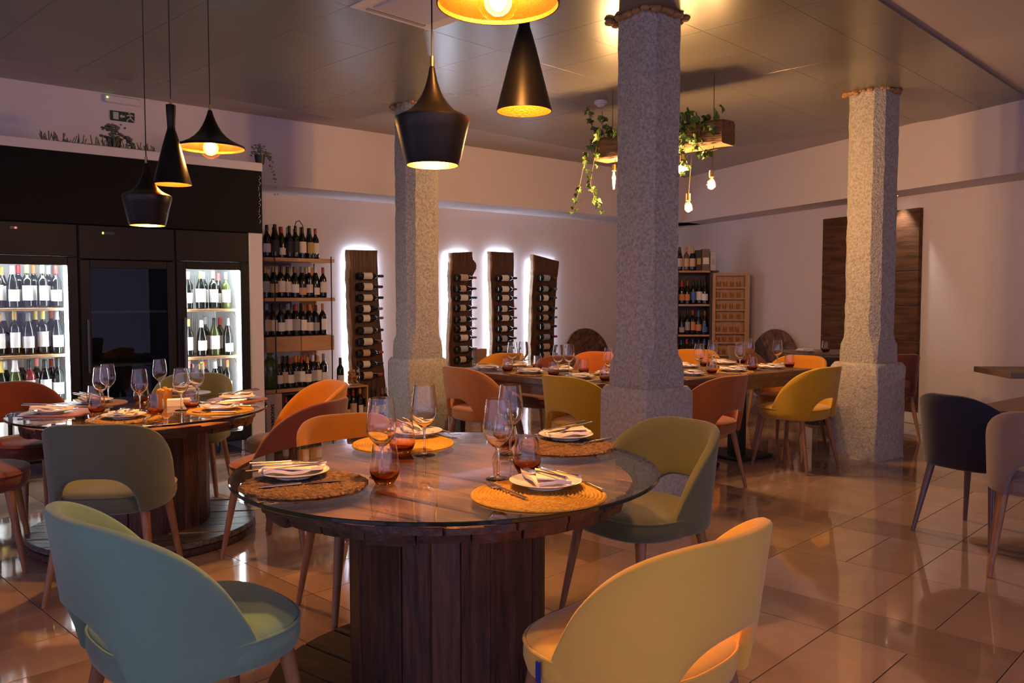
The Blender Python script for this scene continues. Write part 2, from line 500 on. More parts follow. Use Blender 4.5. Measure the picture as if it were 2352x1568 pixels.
def piping_mesh():
    pts = seat_outline(.992, .4665, 56)
    return MB().tube(pts+[pts[0]], .0045, 6).mesh('piping', None, True)
def leg_mesh(p, q, r0, r1):
    return MB().tube([p, [(a+b)/2 for a, b in zip(p, q)], q], [r0, (r0+r1)/2, r1], 12).mesh('leg', None, True)
SH, SHT, SEAT, PIPE = shell_mesh(), shell_mesh(False, tub=True), seat_mesh(), piping_mesh()
LEGS = [leg_mesh((sx*.175, sy*.165+.02, .392), (sx*.225, (.245 if sy > 0 else -.225), 0), .021, .011) for sx in (-1, 1) for sy in (-1, 1)]
for me in [SH, SHT, SEAT, PIPE]+LEGS: me.materials.append(LEGWOOD)
FAB = {}
def fabric(n, c):
    FAB[n] = mat('velvet '+n, c, .85, col2=tuple(x*1.12 for x in c), scale=3, detail=3, sheen=.35, bump=.06, bscale=220, spec=.25)
fabric('teal', (.165, .305, .235)); fabric('sage', (.095, .118, .082)); fabric('yellow', (.86, .52, .085)); fabric('green', (.125, .130, .055)); fabric('amber', (.40, .155, .010)); fabric('cinnamon', (.30, .080, .016))
fabric('orange', (.52, .20, .012)); fabric('rust', (.145, .032, .013)); fabric('burnt', (.44, .115, .016)); fabric('mustard', (.50, .29, .012)); fabric('caramel', (.44, .165, .040))
fabric('russet', (.19, .050, .016)); fabric('navy', (.012, .012, .03)); fabric('mauve', (.20, .145, .135)); fabric('brown', (.17, .06, .035)); fabric('palewool', (.45, .42, .45))
def chair(x, y, face, col, label, tub=False, legm=None, seatcol=None, sc=1):
    """face: direction the sitter looks, degrees clockwise from straight away"""
    o = thing('dining_chair', label, 'chair', (x, y, 0), -R(face))
    o.scale = (sc, sc, sc)
    link('backrest', SHT if tub else SH, o, m=FAB[col])
    s = link('seat', SEAT, o, m=FAB[seatcol or col]); link('piping', PIPE, s, m=FAB[seatcol or col])
    for me in LEGS: link('leg', me, o, m=legm or LEGWOOD)
    return o
CH = [
 (-.85, 2.14, 46.5, 'teal', 'teal velvet chair at the round glass table, its seat turned to the seagrass mat', False, None, None, 1.016),
 (.314, 2.035, -45.5, 'yellow', 'pale yellow velvet chair with curved back beside the braided yellow mat', False, None, None, 1.0),
 (.53, 3.36, 233, 'green', 'olive green velvet chair between round glass table and grey stone column'),
 (-.609, 3.438, 149.5, 'amber', 'amber orange chair behind the round glass table, backrest seen through the glass'),
 (-1.164, 4.292, 285, 'russet', 'burnt orange chair with dark shaded outer back beside the spool table'),
 (-1.302, 4.977, 236, 'orange', 'bright orange chair in front of the wine rack, inner back lit'),
 (-1.79, 3.725, -6.7, 'sage', 'grey green chair with open lower back drawn up to the spool table by the fridges', False, None, None, .987),
 (-2.84, 4.92, 116, 'rust', 'rust red chair with its back to the lit fridge bottles'),
 (-2.648, 4.022, 63, 'rust', 'rust chair with brown legs at the end of the spool table by the fridges'),
 (-2.10, 5.40, 173, 'green', 'moss green chair behind the wine glasses on the spool table by the fridges'),
 (-.219, 6.355, 50, 'caramel', 'caramel brown chair next to the stone column beside the bottle slabs'),
 (.51, 5.65, 48, 'mustard', 'mustard olive chair half hidden by the grey stone column'),
 (1.30, 5.73, -44, 'cinnamon', 'burnt orange chair at the long table beside the grey stone column'),
 (2.20, 6.41, -40, 'mustard', 'mustard yellow chair next to the stone column with the dark wall panel'),
 (-.20, 7.42, 222, 'orange', 'orange chair against the knot edged walnut slab behind the long table'),
 (.28, 7.14, 225, 'rust', 'rust chair below the slanted walnut slab behind the long table'),
 (.68, 7.62, 215, 'burnt', 'orange red chair in front of the leaning round wooden disc by the slabs'),
 (1.74, 7.95, 190, 'orange', 'orange chair in front of the open bottle cabinet'),
 (2.40, 7.15, 222, 'orange', 'vivid orange chair at the end of the long table, a navy chair behind it'),
]
for ci, c in enumerate(CH):
    co = chair(*c)
    if ci == 1: MB().box((-.253, .105, .435), (.006, .012, .05)).build('fabric_tag', mat('blue tag', (.02, .03, .28), .6), co)
chair(2.86, 7.80, 5, 'navy', 'navy chair right behind the vivid orange chair', sc=.97)
chair(2.60, 8.80, 80, 'brown', 'dark red brown chair beside the leaning disc by the cabinet')
chair(3.50, 7.82, -5, 'rust', 'rust chair behind the stone column against the dark wall panel')
chair(2.565, 4.56, 62, 'navy', 'navy tub chair with thin dark legs at the taupe table', tub=True, legm=DARKLEG)
chair(2.551, 3.947, 30, 'mauve', 'greyish mauve chair with open back at the taupe table, cut by the frame')
chair(-1.40, 1.71, 40, 'palewool', 'pale grey woollen chair, only a corner in view beside the teal chair')

# ================================================================== TABLES
def clip_plank(y0, y1, Rr, n=6):
    """outline of a plank y0..y1 clipped to a circle"""
    up = [(math.sqrt(max(Rr*Rr-y*y, 1e-4)), y) for y in [y0+(y1-y0)*k/n for k in range(n+1)]]
    return up+[(-x, y) for x, y in reversed(up)]
def spool(x, y, ztop, Rw, Rd, rz, label, basem):
    o = thing('spool_table', label, 'table', (x, y, 0), rz)
    def flange(z0, z1, m, Rf):
        n = 8; g = .007
        for k in range(n):
            y0 = -Rf+2*Rf*k/n+g/2; y1 = y0+2*Rf/n-g
            y0 = max(y0, -Rf*.997); y1 = min(y1, Rf*.997)
            d = rnd.uniform(-.003, .003)
            mb = MB(); poly = clip_plank(y0, y1, Rf)
            c = .004
            inner = [(px*(1-c*1.6), y0+(py-y0)*(1-2*c/(y1-y0))+c) for px, py in poly]
            mb.loft([[(*p_, z0) for p_ in poly], [(*p_, z1-c+d) for p_ in poly], [(*p_, z1+d) for p_ in inner]], cap=True)
            pk = mb.build('plank', m, o)
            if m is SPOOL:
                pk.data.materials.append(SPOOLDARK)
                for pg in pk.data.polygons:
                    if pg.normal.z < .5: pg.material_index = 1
    flange(ztop-.058, ztop-.034, SPOOL, Rw)
    # ragged dark rim hoop made of short blocks under the planks
    n = 26
    for k in range(n):
        t0 = 2*math.pi*k/n; t1 = 2*math.pi*(k+1)/n-.012
        r1 = Rw*.985+rnd.uniform(-.012, .012); zz = ztop-.058; h = rnd.uniform(.022, .034)
        ang = [t0+(t1-t0)*q/4 for q in range(5)]
        mb = MB()
        rings = []
        for t in ang:
            w = rnd.uniform(-.004, .004)
            rings.append([(r*math.cos(t), r*math.sin(t), z) for r, z in ((Rw*.80, zz), (r1+w, zz), (r1+w-.006, zz-h), (Rw*.80, zz-h))])
        mb.loft(rings, cap=True).build('rim_block', SPOOLDARK, o)
    # base flange: two layers
    MB().lathe([(0, 0), (Rw*.97, 0), (Rw*.985, .012), (Rw*.985, .04), (Rw*.95, .046), (0, .046)], 56).build('base_disc', SPOOLDARK, o, smooth=30)
    flange(.046, .075, basem, Rw*.98)
    n = 22
    for k in range(n):
        t = 2*math.pi*k/n
        w = 2*Rd*math.tan(math.pi/n)*.985; dr = rnd.uniform(-.004, .005)
        m = MB().bbox(-w/2, w/2, -.03, 0, .07, ztop-.08, .004)
        s = m.build('stave', STAVE, o)
        s.location = ((Rd+dr)*math.cos(t), (Rd+dr)*math.sin(t), 0); s.rotation_euler = (0, 0, t-math.pi/2)
    for k in range(5):
        t = 2*math.pi*k/5+.5
        MB().lathe([(.016, ztop-.034), (.018, ztop-.0125), (0, ztop-.012)], 12, Matrix.Translation((Rw*.72*math.cos(t), Rw*.72*math.sin(t), 0))).build('glass_bumper', BULBGLASS, o, smooth=True)
    return o
def glass_top(x, y, z, Rg, label):
    o = thing('glass_tabletop', label, 'tabletop', (x, y, z-.012))
    MB().lathe([(0, 0), (Rg-.003, 0)], 96).lathe([(0, .012), (Rg-.003, .012)], 96).build('pane', TOPGLASS, o)
    MB().lathe([(Rg-.003, 0), (Rg, .002), (Rg, .010), (Rg-.003, .012)], 96).build('rim', TOPRIM, o, smooth=True)
    return o
ZT1, RT1, T1 = .765, .683, ((1028-1176)/F*2.71, 2.71)
ZT2, RT2, T2 = .70, .660, (-2.035, 4.58)
tb = spool(T1[0], T1[1], ZT1, RT1*.875, .315, R(-38), 'dark round cable spool table carrying the glass top with four settings', BASEDARK)
MB().box((.50, -.02, ZT1-.031), (.065, .035, .004)).build('metal_tag', mat('tag metal', (.35, .28, .2), .4, metal=.8), tb)
glass_top(*T1, ZT1, RT1, 'round clear glass top on the dark spool table with four settings')
spool(T2[0], T2[1], ZT2, RT2*.90, .335, R(10), 'reddish cable spool table standing in front of the fridges', BASEWOOD)
glass_top(*T2, ZT2, RT2, 'round clear glass top on the spool table in front of the fridges')
def long_table(p0, ang, L, D, z, label, ped=False):
    """p0: near corner at x=0; x runs along the near edge, y away"""
    o = thing('dining_table', label, 'table', (p0[0], p0[1], 0), R(ang))
    n = 5
    for k in range(n):
        MB().bbox(0, L, D*k/n+.0015, D*(k+1)/n-.0015, z-.045, z, .003).build('plank', TABLEWOOD, o)
    MB().box((L/2, .06, z-.085), (L-.12, .022, .08)).build('apron', TABLEWOOD, o)
    MB().box((L/2, D-.06, z-.085), (L-.12, .022, .08)).build('apron', TABLEWOOD, o)
    for xx in (.07, L-.07): MB().box((xx, D/2, z-.085), (.022, D-.14, .08)).build('apron', TABLEWOOD, o)
    if ped:
        for xx in (.42, L-.42):
            MB().bbox(xx-.055, xx+.055, D/2-.055, D/2+.055, .03, z-.045, .006).build('pedestal', BLACK, o)
            MB().bbox(xx-.21, xx+.21, D/2-.21, D/2+.21, 0, .03, .008).build('pedestal_foot', BLACK, o)
    else:
        for xx in (.09, L-.09):
            for yy in (.09, D-.09):
                MB().loft([[(xx+a*h, yy+b*h, zz) for a, b in ((-1, -1), (1, -1), (1, 1), (-1, 1))] for zz, h in ((0, .02), (z-.045, .034))], cap=True).build('leg', mat('dark table leg', (.03, .02, .016), .4), o)
    return o
ZT3 = .73
T3A = -47; T4A = 36
def dirv(a): return Vector((math.cos(R(a)), math.sin(R(a))))
t3p = Vector((-.543, 6.755)); t4p = Vector((1.24, 5.89))
long_table(t3p, T3A, 1.60, .70, ZT3, 'long dark wooden table between the slab column and the grey stone column')
long_table(t4p, T4A, 1.50, .86, ZT3, 'long dark wooden table between the two columns under the hanging beam', ped=True)
long_table((2.86, 8.36), 6, .95, .70, .74, 'small dark wooden table against the tall dark wall panel', ped=True)
o = thing('side_table', 'taupe laminate table beside the mauve chair, cut by the frame', 'table', (2.46, 4.50, 0), R(-51))
MB().bbox(0, .8, 0, 1.2, .68, .72, .004).build('tabletop', TAUPE, o)
for yy in (.55, 1.0): MB().bbox(.36, .44, yy-.04, yy+.04, .02, .68, .004).build('pedestal', BLACK, o); MB().bbox(.2, .6, yy-.2, yy+.2, 0, .02, .006).build('pedestal_foot', BLACK, o)
o = thing('side_table', 'taupe laminate table against the pinkish wall, behind the mauve chair', 'table', (3.78, 6.32, 0), R(-5))
MB().bbox(0, .82, 0, .60, .695, .74, .004).build('tabletop', TAUPE, o)
MB().bbox(.37, .45, .26, .34, .02, .70, .004).build('pedestal', BLACK, o); MB().bbox(.2, .62, .1, .5, 0, .02, .006).build('pedestal_foot', BLACK, o)

# ================================================================== PENDANT LAMPS
PROF = {
 'fat': [(.086, 0), (.093, .022), (.104, .073), (.113, .11), (.121, .143), (.120, .150), (.104, .160), (.087, .167), (.070, .178), (.052, .197), (.036, .221), (.026, .243), (.019, .264), (.013, .288), (.009, .310), (.006, .318)],
 'tall': [(.097, 0), (.080, .065), (.062, .135), (.044, .205), (.028, .262), (.020, .287), (.0195, .30), (.022, .345), (.025, .405), (.0235, .412), (.010, .412)],
 'wide': [(.180, 0), (.181, .004), (.178, .012), (.150, .024), (.115, .042), (.085, .064), (.060, .092), (.042, .122), (.028, .152), (.018, .180), (.011, .205)]}
def pendant(kind, px, py, d, label, bulb, watts):
    """py: pixel row of the rim centre"""
    p = atd(px, py, d)
    o = thing('pendant_lamp', label, 'lamp', p)
    pr = PROF[kind]; H = pr[-1][1]
    MB().lathe(pr, 48).build('shade', BLACKMETAL, o, smooth=30)
    inner = [(max(r-.004, .006), z) for r, z in pr[:-1]]
    if kind == 'tall': inner = inner[:5]
    if kind == 'fat': inner = inner[:10]
    inner = [(pr[0][0]-.0005, .0005)]+inner[0:]
    inner.append((0, inner[-1][1]+.002))
    MB().lathe(inner, 48).build('shade_lining', GOLD, o, smooth=30)
    MB().tube([(0, 0, H-.01), (0, 0, H+.03)], .007, 10).build('cord_grip', mat('bronze grip', (.35, .22, .08), .4, metal=1), o, smooth=True)
    MB().tube([(0, 0, H+.02), (0, 0, ZC-p.z-.02)], .0028, 6).build('cord', CORD, o)
    MB().lathe([(0, ZC-p.z), (.05, ZC-p.z), (.05, ZC-p.z-.02), (0, ZC-p.z-.024)], 20).build('ceiling_rose', BLACKMETAL, o, smooth=30)
    z, r = bulb
    b = MB().sphere((0, 0, z), r, 24, 14).build('bulb', BULBGLASS, o, smooth=True)
    MB().sphere((0, 0, z+r*.1), r*.46, 12, 8, (1, 1, 1.3)).build('filament', FIL, b, smooth=True)
    MB().tube([(0, 0, z+r*.9), (0, 0, z+r*.9+.04)], .013, 10).build('lamp_holder', BLACKMETAL, o, smooth=True)
    lamp(o, (0, 0, z+r*.1), watts, r=r*.9)
    return o
pendant('fat', 339, 518, 4.30, 'black vase shaped pendant lamp hanging low over the fridge side table', (.075, .033), P_PEND)
pendant('tall', 396, 424, 4.42, 'slim black cone pendant lamp before the black fridge canopy', (.10, .028), P_PEND*.35)
pendant('wide', 484, 341, 4.62, 'wide flat black pendant lamp with bare globe bulb by the fridge canopy', (.004, .060), P_PEND*.3)
pendant('fat', 993.5, 380, 2.74, 'large black vase shaped pendant lamp in front of the slab column', (.075, .035), P_PEND)
pendant('tall', 1204, 256, 2.93, 'black cone pendant lamp with brass inside beside the wide lamp', (.12, .028), P_PEND*.5)
pendant('wide', 1144, 12, 2.50, 'wide black pendant lamp with golden inside cut by the frame top', (.012, .060), P_PEND*.42)

# ================================================================== HANGING BEAM WITH IVY
pr_, pl_ = Vector((1.60, 6.26)), Vector((.74, 7.05))
bd = (pr_-pl_); BL = bd.length; bd.normalize(); BA = math.atan2(bd.y, bd.x)
BZ = 2.44
bm_ = thing('hanging_beam_planter', 'rough wooden beam with ivy and bare bulbs hung from the ceiling', 'planter', (pl_.x, pl_.y, BZ), BA)
BEAM = mat('beam wood', (.10, .045, .018), .7, col2=(.24, .12, .05), scale=5, stretch=(1.5, 9, 9), bump=.6, bscale=9)
rings = []
for k in range(15):
    x = BL*k/14
    rings.append([(x, yy+rnd.uniform(-.006, .006), zz+rnd.uniform(-.006, .006)) for yy, zz in ((-.10, .02), (-.085, 0), (.085, 0), (.10, .02), (.10, .16), (.08, .18), (-.08, .18), (-.10, .16))])
MB().loft(rings, cap=True).build('beam', BEAM, bm_, smooth=30)
for x in (.12, BL-.12): MB().tube([(x, 0, .17), (x, 0, ZC-BZ-.01)], .0025, 6).build('hanging_wire', CORD, bm_)
LEAFM = MB().add([(0, 0, 0), (.35, .16, .05), (.5, .45, -.03), (.22, .5, .06), (0, 1, -.08), (-.22, .5, .06), (-.5, .45, -.03), (-.35, .16, .05), (0, .45, .1)],
                 [(0, 1, 8), (1, 2, 8), (2, 3, 8), (3, 4, 8), (4, 5, 8), (5, 6, 8), (6, 7, 8), (7, 0, 8)]).mesh('leaf', LEAF)
def leaf(parent, p, s):
    l_ = link('leaf', LEAFM, parent, p, (rnd.uniform(-2.4, -.5), rnd.uniform(-.7, .7), rnd.uniform(0, 6.28)))
    l_.scale = (s, s, s)
vines = [[(-.02, -.05, .2), (-.08, -.09, .08), (-.12, -.10, -.10), (-.16, -.10, -.26), (-.20, -.11, -.40)],
         [(.05, -.11, .17), (.02, -.13, -.05), (.0, -.14, -.2), (.04, -.13, -.32), (.10, -.13, -.40)],
         [(.02, -.1, .2), (-.04, -.1, .34), (-.06, -.08, .46)], [(.10, -.09, .18), (.06, -.06, .32), (.05, -.05, .40)],
         [(BL-.36, -.12, .17), (BL-.33, -.14, .02), (BL-.28, -.13, -.10), (BL-.30, -.13, -.17)],
         [(BL-.28, -.12, .17), (BL-.20, -.13, .03), (BL-.12, -.12, -.06), (BL-.03, -.10, -.04)],
         [(BL-.55, -.11, .17), (BL-.50, -.14, .04), (BL-.42, -.14, -.08)]]
for vi, v in enumerate(vines):
    MB().tube(v, .003, 5).build('vine', VINE, bm_)
    for i in range(len(v)-1):
        for k in range(7 if vi < 4 else 10):
            t = rnd.random()
            p = Vector(v[i]).lerp(Vector(v[i+1]), t)+Vector((rnd.uniform(-.035, .035), rnd.uniform(-.03, .03), rnd.uniform(-.02, .02)))
            leaf(bm_, p, rnd.uniform(.034, .06))
for k in range(134):
    x = rnd.random()*BL if k < 30 else BL-.66+rnd.random()**.8*.62 if k < 112 else rnd.random()*.28
    leaf(bm_, (x, rnd.uniform(-.16, .02), (.06 if k % 3 == 0 else .16)+rnd.random()**2*.14), rnd.uniform(.06, .10))
def beam_bulb(px, py, d, r, kind, label_):
    p = atd(px, py, d)-Vector((pl_.x, pl_.y, BZ))
    p = Matrix.Rotation(-BA, 3, 'Z') @ p
    L = .0
    MB().tube([(p.x, p.y, p.z+.10), (p.x*.98+.02*BL/2, p.y*.3, .02)], .0025, 6).build('bulb_cord', CORD, bm_)
    MB().tube([(p.x, p.y, p.z+.055), (p.x, p.y, p.z+.105)], .018, 10).build('lamp_holder', mat('bronze grip', (.35, .22, .08), .4, metal=1), bm_, smooth=True)
    if kind == 'tube': prof = [(0, -.11), (.014, -.10), (.016, -.06), (.016, .04), (.012, .06)]
    else: prof = [(0, -r), (r*.6, -r*.85), (r, -.01), (r*.85, r*.5), (r*.5, .04), (.014, .06)]
    b = MB().lathe(prof, 16, Matrix.Translation(p)).build('bulb', BULBGLASS, bm_, smooth=True)
    sc = (1, 1, 1.4) if kind != 'tube' else (.7, .7, 5)
    MB().sphere((p.x, p.y, p.z-(.02 if kind == 'tube' else 0)), r*.62 if kind != 'tube' else .015, 10, 8, sc).build('filament', FILB, b, smooth=True)
    lamp(bm_, p, P_BEAM, (1, .54, .21), .045)
beam_bulb(1410, 408, 6.92, .03, 'tube', 0)
beam_bulb(1567, 388, 6.42, .050, 'bulb', 0)
beam_bulb(1581, 477, 6.38, .038, 'bulb', 0)
beam_bulb(1634, 424, 6.28, .040, 'bulb', 0)
beam_bulb(1480, 420, 6.72, .035, 'bulb', 0)

# ================================================================== BOTTLES
BPROF = {
 'bordeaux': [(0, .004), (.030, 0), (.0375, .006), (.0378, .02), (.0378, .190), (.035, .206), (.026, .224), (.0165, .238), (.0142, .25), (.0142, .315), (.0135, .317), (0, .317)],
 'burgundy': [(0, .004), (.032, 0), (.0405, .006), (.041, .02), (.041, .150), (.037, .180), (.029, .210), (.0195, .240), (.0148, .265), (.0142, .308), (0, .309)],
 'champagne': [(0, .004), (.034, 0), (.0435, .008), (.044, .02), (.044, .155), (.041, .185), (.032, .220), (.022, .255), (.0165, .285), (.0165, .318), (0, .32)]}
BM, CAPM, LABM = {}, {}, {}
for k, pr in BPROF.items():
    BM[k] = MB().lathe(pr, 18).mesh('body', BOTTLE, True)
    top = pr[-1][1]; zb = top-(.062 if k != 'champagne' else .085)
    rr = lambda z: next((a[0]+(b[0]-a[0])*(z-a[1])/(b[1]-a[1]) for a, b in zip(pr, pr[1:]) if a[1] <= z <= b[1] and b[1] > a[1]), pr[-2][0])
    zz = [zb+(top-.003-zb)*q/4 for q in range(5)]
    CAPM[k] = MB().lathe([(rr(z)+.0009, z) for z in zz]+[(.0125, top+.001), (0, top+.001)], 14).mesh('capsule', None, True)
    CAPM[k].materials.append(BLACK)
    for v, (z0, z1) in {'tall': (.055, .165), 'mid': (.05, .135), 'low': (.03, .10)}.items():
        n = 10; r_ = pr[4][0]+.0007
        g = [[(r_*math.sin(R(-72+144*q/n)), -r_*math.cos(R(-72+144*q/n)), z) for q in range(n+1)] for z in (z0, z1)]
        LABM[k, v] = MB().loft(g, closed=False).mesh('paper_label', LABW, True)
BODYM = {'dark': BOTTLE, 'rose': ROSE, 'amber': AMBERB, 'pale': PALEB}
WORD = {'dark': '', 'rose': 'rosy red ', 'amber': 'amber ', 'pale': 'green '}
NTH = ('first', 'second', 'third', 'fourth', 'fifth', 'sixth', 'seventh', 'eighth', 'ninth', 'tenth', 'eleventh', 'twelfth')
def bottle(loc, rot, place, kind='bordeaux', cap='black', lab='cream', lv='tall', body='dark', sc=1, group=None, label=None):
    o = thing('wine_bottle', label or f'{lab}-labelled {WORD[body]}bottle, {cap} cap, {place}', 'bottle', loc, group=group or 'bottles '+place, rot=rot)
    if sc != 1: o.scale = (sc, sc, sc)
    link('body', BM[kind], o, m=BODYM[body]); link('capsule', CAPM[kind], o, m=CAPS[cap])
    if lab: link('paper_label', LABM[kind, lv], o, m=LABS[lab])
    return o
def pick(seq): return seq[int(rnd.random()*len(seq))]
def row(fr, xs, y, z, place, caps, labs, kinds=('bordeaux', 'bordeaux', 'burgundy'), bodies=('dark',), jit=.012, frm='fridge side'):
    for i, x in enumerate(xs):
        k = pick(kinds)
        bottle(fr.p(x+rnd.uniform(-.004, .004), y+rnd.uniform(-jit, jit), z), (0, 0, fr.rz+rnd.uniform(-.5, .5)), f'{NTH[i]} from the {frm}, {place}', k, pick(caps), pick(labs), pick(('tall', 'mid', 'low') if k == 'burgundy' else ('tall', 'tall', 'mid')), pick(bodies), rnd.uniform(.96, 1.02), group='bottles, '+place)

# ================================================================== FRIDGES
FO = DL-6.765           # front plane, distance out from the lower wall
def tl(px, py=700, out=FO): return onL(px, py, out)[0]
def fridge(x0, x1, label, lit, shelves, win):
    """x0..x1 along the wall, win=(wx0,wx1,z0,z1) door opening"""
    cx = (x0+x1)/2; w = x1-x0; dp = .66
    o = thing('wine_fridge', label, 'fridge', FL.p(cx, -FO, 0), FL.rz)
    h = w/2; zt = 1.845; zb = .11
    m = MB()
    m.box((-h+.0125, dp/2, (zb+zt)/2), (.025, dp, zt-zb)).box((h-.0125, dp/2, (zb+zt)/2), (.025, dp, zt-zb)).box((0, dp-.0125, (zb+zt)/2), (w-.05, .025, zt-zb))
    m.box((0, dp/2, zt-.0125), (w-.05, dp-.05, .025)).box((0, dp/2, zb+.0125), (w-.05, dp-.05, .025))
    m.build('body', FRIDGE, o)
    wx0, wx1, z0, z1 = win; wx0 -= cx; wx1 -= cx
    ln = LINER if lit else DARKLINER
    m = MB()
    lx0, lx1 = -h+.04, h-.04
    m.box((0, dp-.035, (zb+z1)/2+.02), (w-.08, .012, z1-zb)).box((lx0, dp/2+.01, (zb+z1)/2+.02), (.012, dp-.1, z1-zb)).box((lx1, dp/2+.01, (zb+z1)/2+.02), (.012, dp-.1, z1-zb))
    m.box((0, dp/2+.01, z1+.03), (w-.08, dp-.1, .012)).box((0, dp/2+.01, zb+.04), (w-.08, dp-.1, .012))
    m.build('liner', ln, o)
    if lit:
        for k in range(24):
            x = lx0+.02+(lx1-lx0-.04)*k/23
            pass
        m = MB()
        for k in range(30):
            x = lx0+.02+(lx1-lx0-.04)*k/29
            m.box((x, dp-.045, .85), (.008, .010, 1.3))
        rb = m.build('ribbed_back', LINER, o); rb['kind'] = 'stuff'
    # header panel and door
    MB().bbox(-h+.004, h-.004, -.012, .02, z1+.065, zt, .005).build('header_panel', FRIDGE, o)
    d = MB()
    zd0 = zb+.02; zd1 = z1+.06
    d.bbox(-h+.004, wx0, -.018, .012, zd0, zd1, .005).bbox(wx1, h-.004, -.018, .012, zd0, zd1, .005)
    d.bbox(wx0, wx1, -.018, .012, z1, zd1, .003).bbox(wx0, wx1, -.018, .012, zd0, z0, .003)
    door = d.build('door', FRIDGE, o)
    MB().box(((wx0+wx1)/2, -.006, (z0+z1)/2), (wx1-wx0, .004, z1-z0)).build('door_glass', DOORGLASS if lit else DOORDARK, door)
    MB().bbox(wx0-.035, wx0-.02, -.05, -.018, .75, 1.15, .004).build('handle', mat('handle grey', (.05, .05, .055), .35), door)
    for z in shelves:
        MB().bbox(lx0+.01, lx1-.01, .06, dp-.06, z-.02, z, .003).build('shelf', OAKL if lit else mat('glass shelf edge', (.30, .33, .36), .2), o)
    if lit:
        MB().box((wx1-.008, .035, (z0+z1)/2), (.016, .012, z1-z0-.02)).build('led_strip', LED, o)
        MB().box((wx0+.002, .045, (z0+z1)/2), (.010, .010, z1-z0-.02)).build('led_strip', LED, o)
        MB().box(((wx0+wx1)/2, .06, z1+.012), (wx1-wx0, .03, .012)).build('led_strip', LED, o)
        for z in shelves: MB().tube([(wx1-.03, .07, z-.02), (wx1-.012, .07, z-.06)], .003, 6).build('shelf_bracket', STEEL, o)
    for sx in (-1, 1):
        for yy in (.05, dp-.05):
            MB().lathe([(0, 0), (.022, 0), (.022, .02), (.015, .025), (.015, zb)], 12, Matrix.Translation((sx*(h-.05), yy, 0))).build('foot', STEEL, o, smooth=30)
    return o, door
e0, e1, e2, e3 = tl(0)-.20, tl(183), tl(405), tl(572)
f1, dr1 = fridge(e0, e1-.006, 'black wine fridge with lit bottles next to the rust chair', True, [1.235, .895, .545, .26], (e0+.07, tl(156), .20, 1.545))
f2, dr2 = fridge(e1, e2-.004, 'unlit black fridge between the two lit wine fridges', False, [1.21, .80, .45], (tl(208), tl(384), .20, 1.53))
f3, dr3 = fridge(e2, e3, 'black wine fridge with lit bottles beside the white end panel', True, [1.215, .825, .475, .24], (tl(428), tl(552), .20, 1.535))
MB().box((-(e1-e0)/2+.30, -.014, 1.80), (.05, .008, .018)).build('display', mat('display dark', (.01, .01, .01), .2), f1)
MB().box((-(e1-e0)/2+.31, -.0185, 1.80), (.012, .002, .012)).build('display_digit', REDLED, f1)
MB().box((-(e2-e1)/2+.20, -.014, 1.79), (.10, .008, .02)).build('display', mat('display dark', (.01, .01, .01), .2), f2)
MB().box((-(e2-e1)/2+.17, -.0185, 1.79), (.010, .002, .014)).build('display_digit', GREENLED, f2)
CAPF = ('white', 'white', 'yellow', 'black', 'gold', 'grey', 'red', 'orange', 'pink')
for nm, (x0, x1), zs, place in (('f1', (e0+.10, tl(148)), (1.235, .895, .545, .26), 'fridge by rust chair'), ('f3', (tl(432)+.03, tl(545)-.01), (1.215, .825, .475), 'fridge by white panel')):
    for si, z in enumerate(zs):
        sh = ('top shelf, ', 'second shelf, ', 'third shelf, ', 'bottom shelf, ')[si]+place
        n = int((x1-x0)/.083)
        xs = [x0+.02+(x1-x0-.04)*k/(n-1) for k in range(n)]
        row(FL, xs, -FO+.15, z, sh, CAPF, ('white', 'white', 'cream', 'white'), frm='handle', kinds=('bordeaux', 'bordeaux', 'burgundy', 'champagne') if nm == 'f1' else ('bordeaux', 'burgundy'), bodies=('dark',)*7+('pale', 'rose') if nm == 'f1' else ('dark',)*7+('pale',))
        xs = [x0+.06+(x1-x0-.10)*k/(n-2) for k in range(n-1)]
        row(FL, xs, -FO+.26, z, 'rear '+sh, CAPF, ('white', 'cream'), ('bordeaux', 'burgundy'), frm='handle')
# bundles on the shelves of the unlit fridge
for k, (fx, z, s_) in enumerate(((.25, 1.21, .075), (.55, 1.21, .085), (.35, .80, .09), (.62, .80, .10))):
    o = thing('wrapped_bundle', ('small', 'middling', 'large', 'largest')[k]+' dark rounded bundle on a shelf of the unlit fridge', 'food', FL.p(e1+(e2-e1)*fx, -FO+.25, z), FL.rz)
    MB().sphere((0, 0, s_*.55), s_, 14, 8, (1.2, .8, .55)).build('bundle', mat('cured brown', (.10, .05, .03), .6, bump=.5), o, smooth=True)
    MB().tube([(-.01, -s_*.8*.99, s_*.55), (-.01, 0, s_*1.11), (-.01, s_*.8*.99, s_*.55)], .004, 6).build('tie', mat('twine', (.3, .22, .12), .8), o)
# canopy over the fridges
cx0, cx1 = e0-.06, tl(605)
o = thing('fridge_canopy', 'long black canopy board running above the three fridges', 'canopy', FL.p((cx0+cx1)/2, -FO-.01, 0), FL.rz)
hw = (cx1-cx0)/2
MB().bbox(-hw, hw, 0, .66, 1.85, 2.365, .004).build('canopy_box', CANOPY, o)
MB().bbox(-hw-.005, hw+.005, -.006, .68, 2.365, 2.435, .004).build('top_board', WHITE, o)
m = MB()
for k in range(9):
    z = 1.93+.045*k
    m.tube([(hw-.03+rnd.uniform(-.008, .008), -.002, z), (hw-.02+rnd.uniform(-.01, .01), -.002, z+.02), (hw-.03+rnd.uniform(-.008, .008), -.002, z+.035)], .0025, 5)
m.build('chalk_marks', WHITE, o)
o = thing('end_panel', 'narrow white upright panel closing the fridge row by the wine rack', 'panel', FL.p((e3+cx1)/2+.002, -FO, 0), FL.rz)
w = cx1-e3-.006
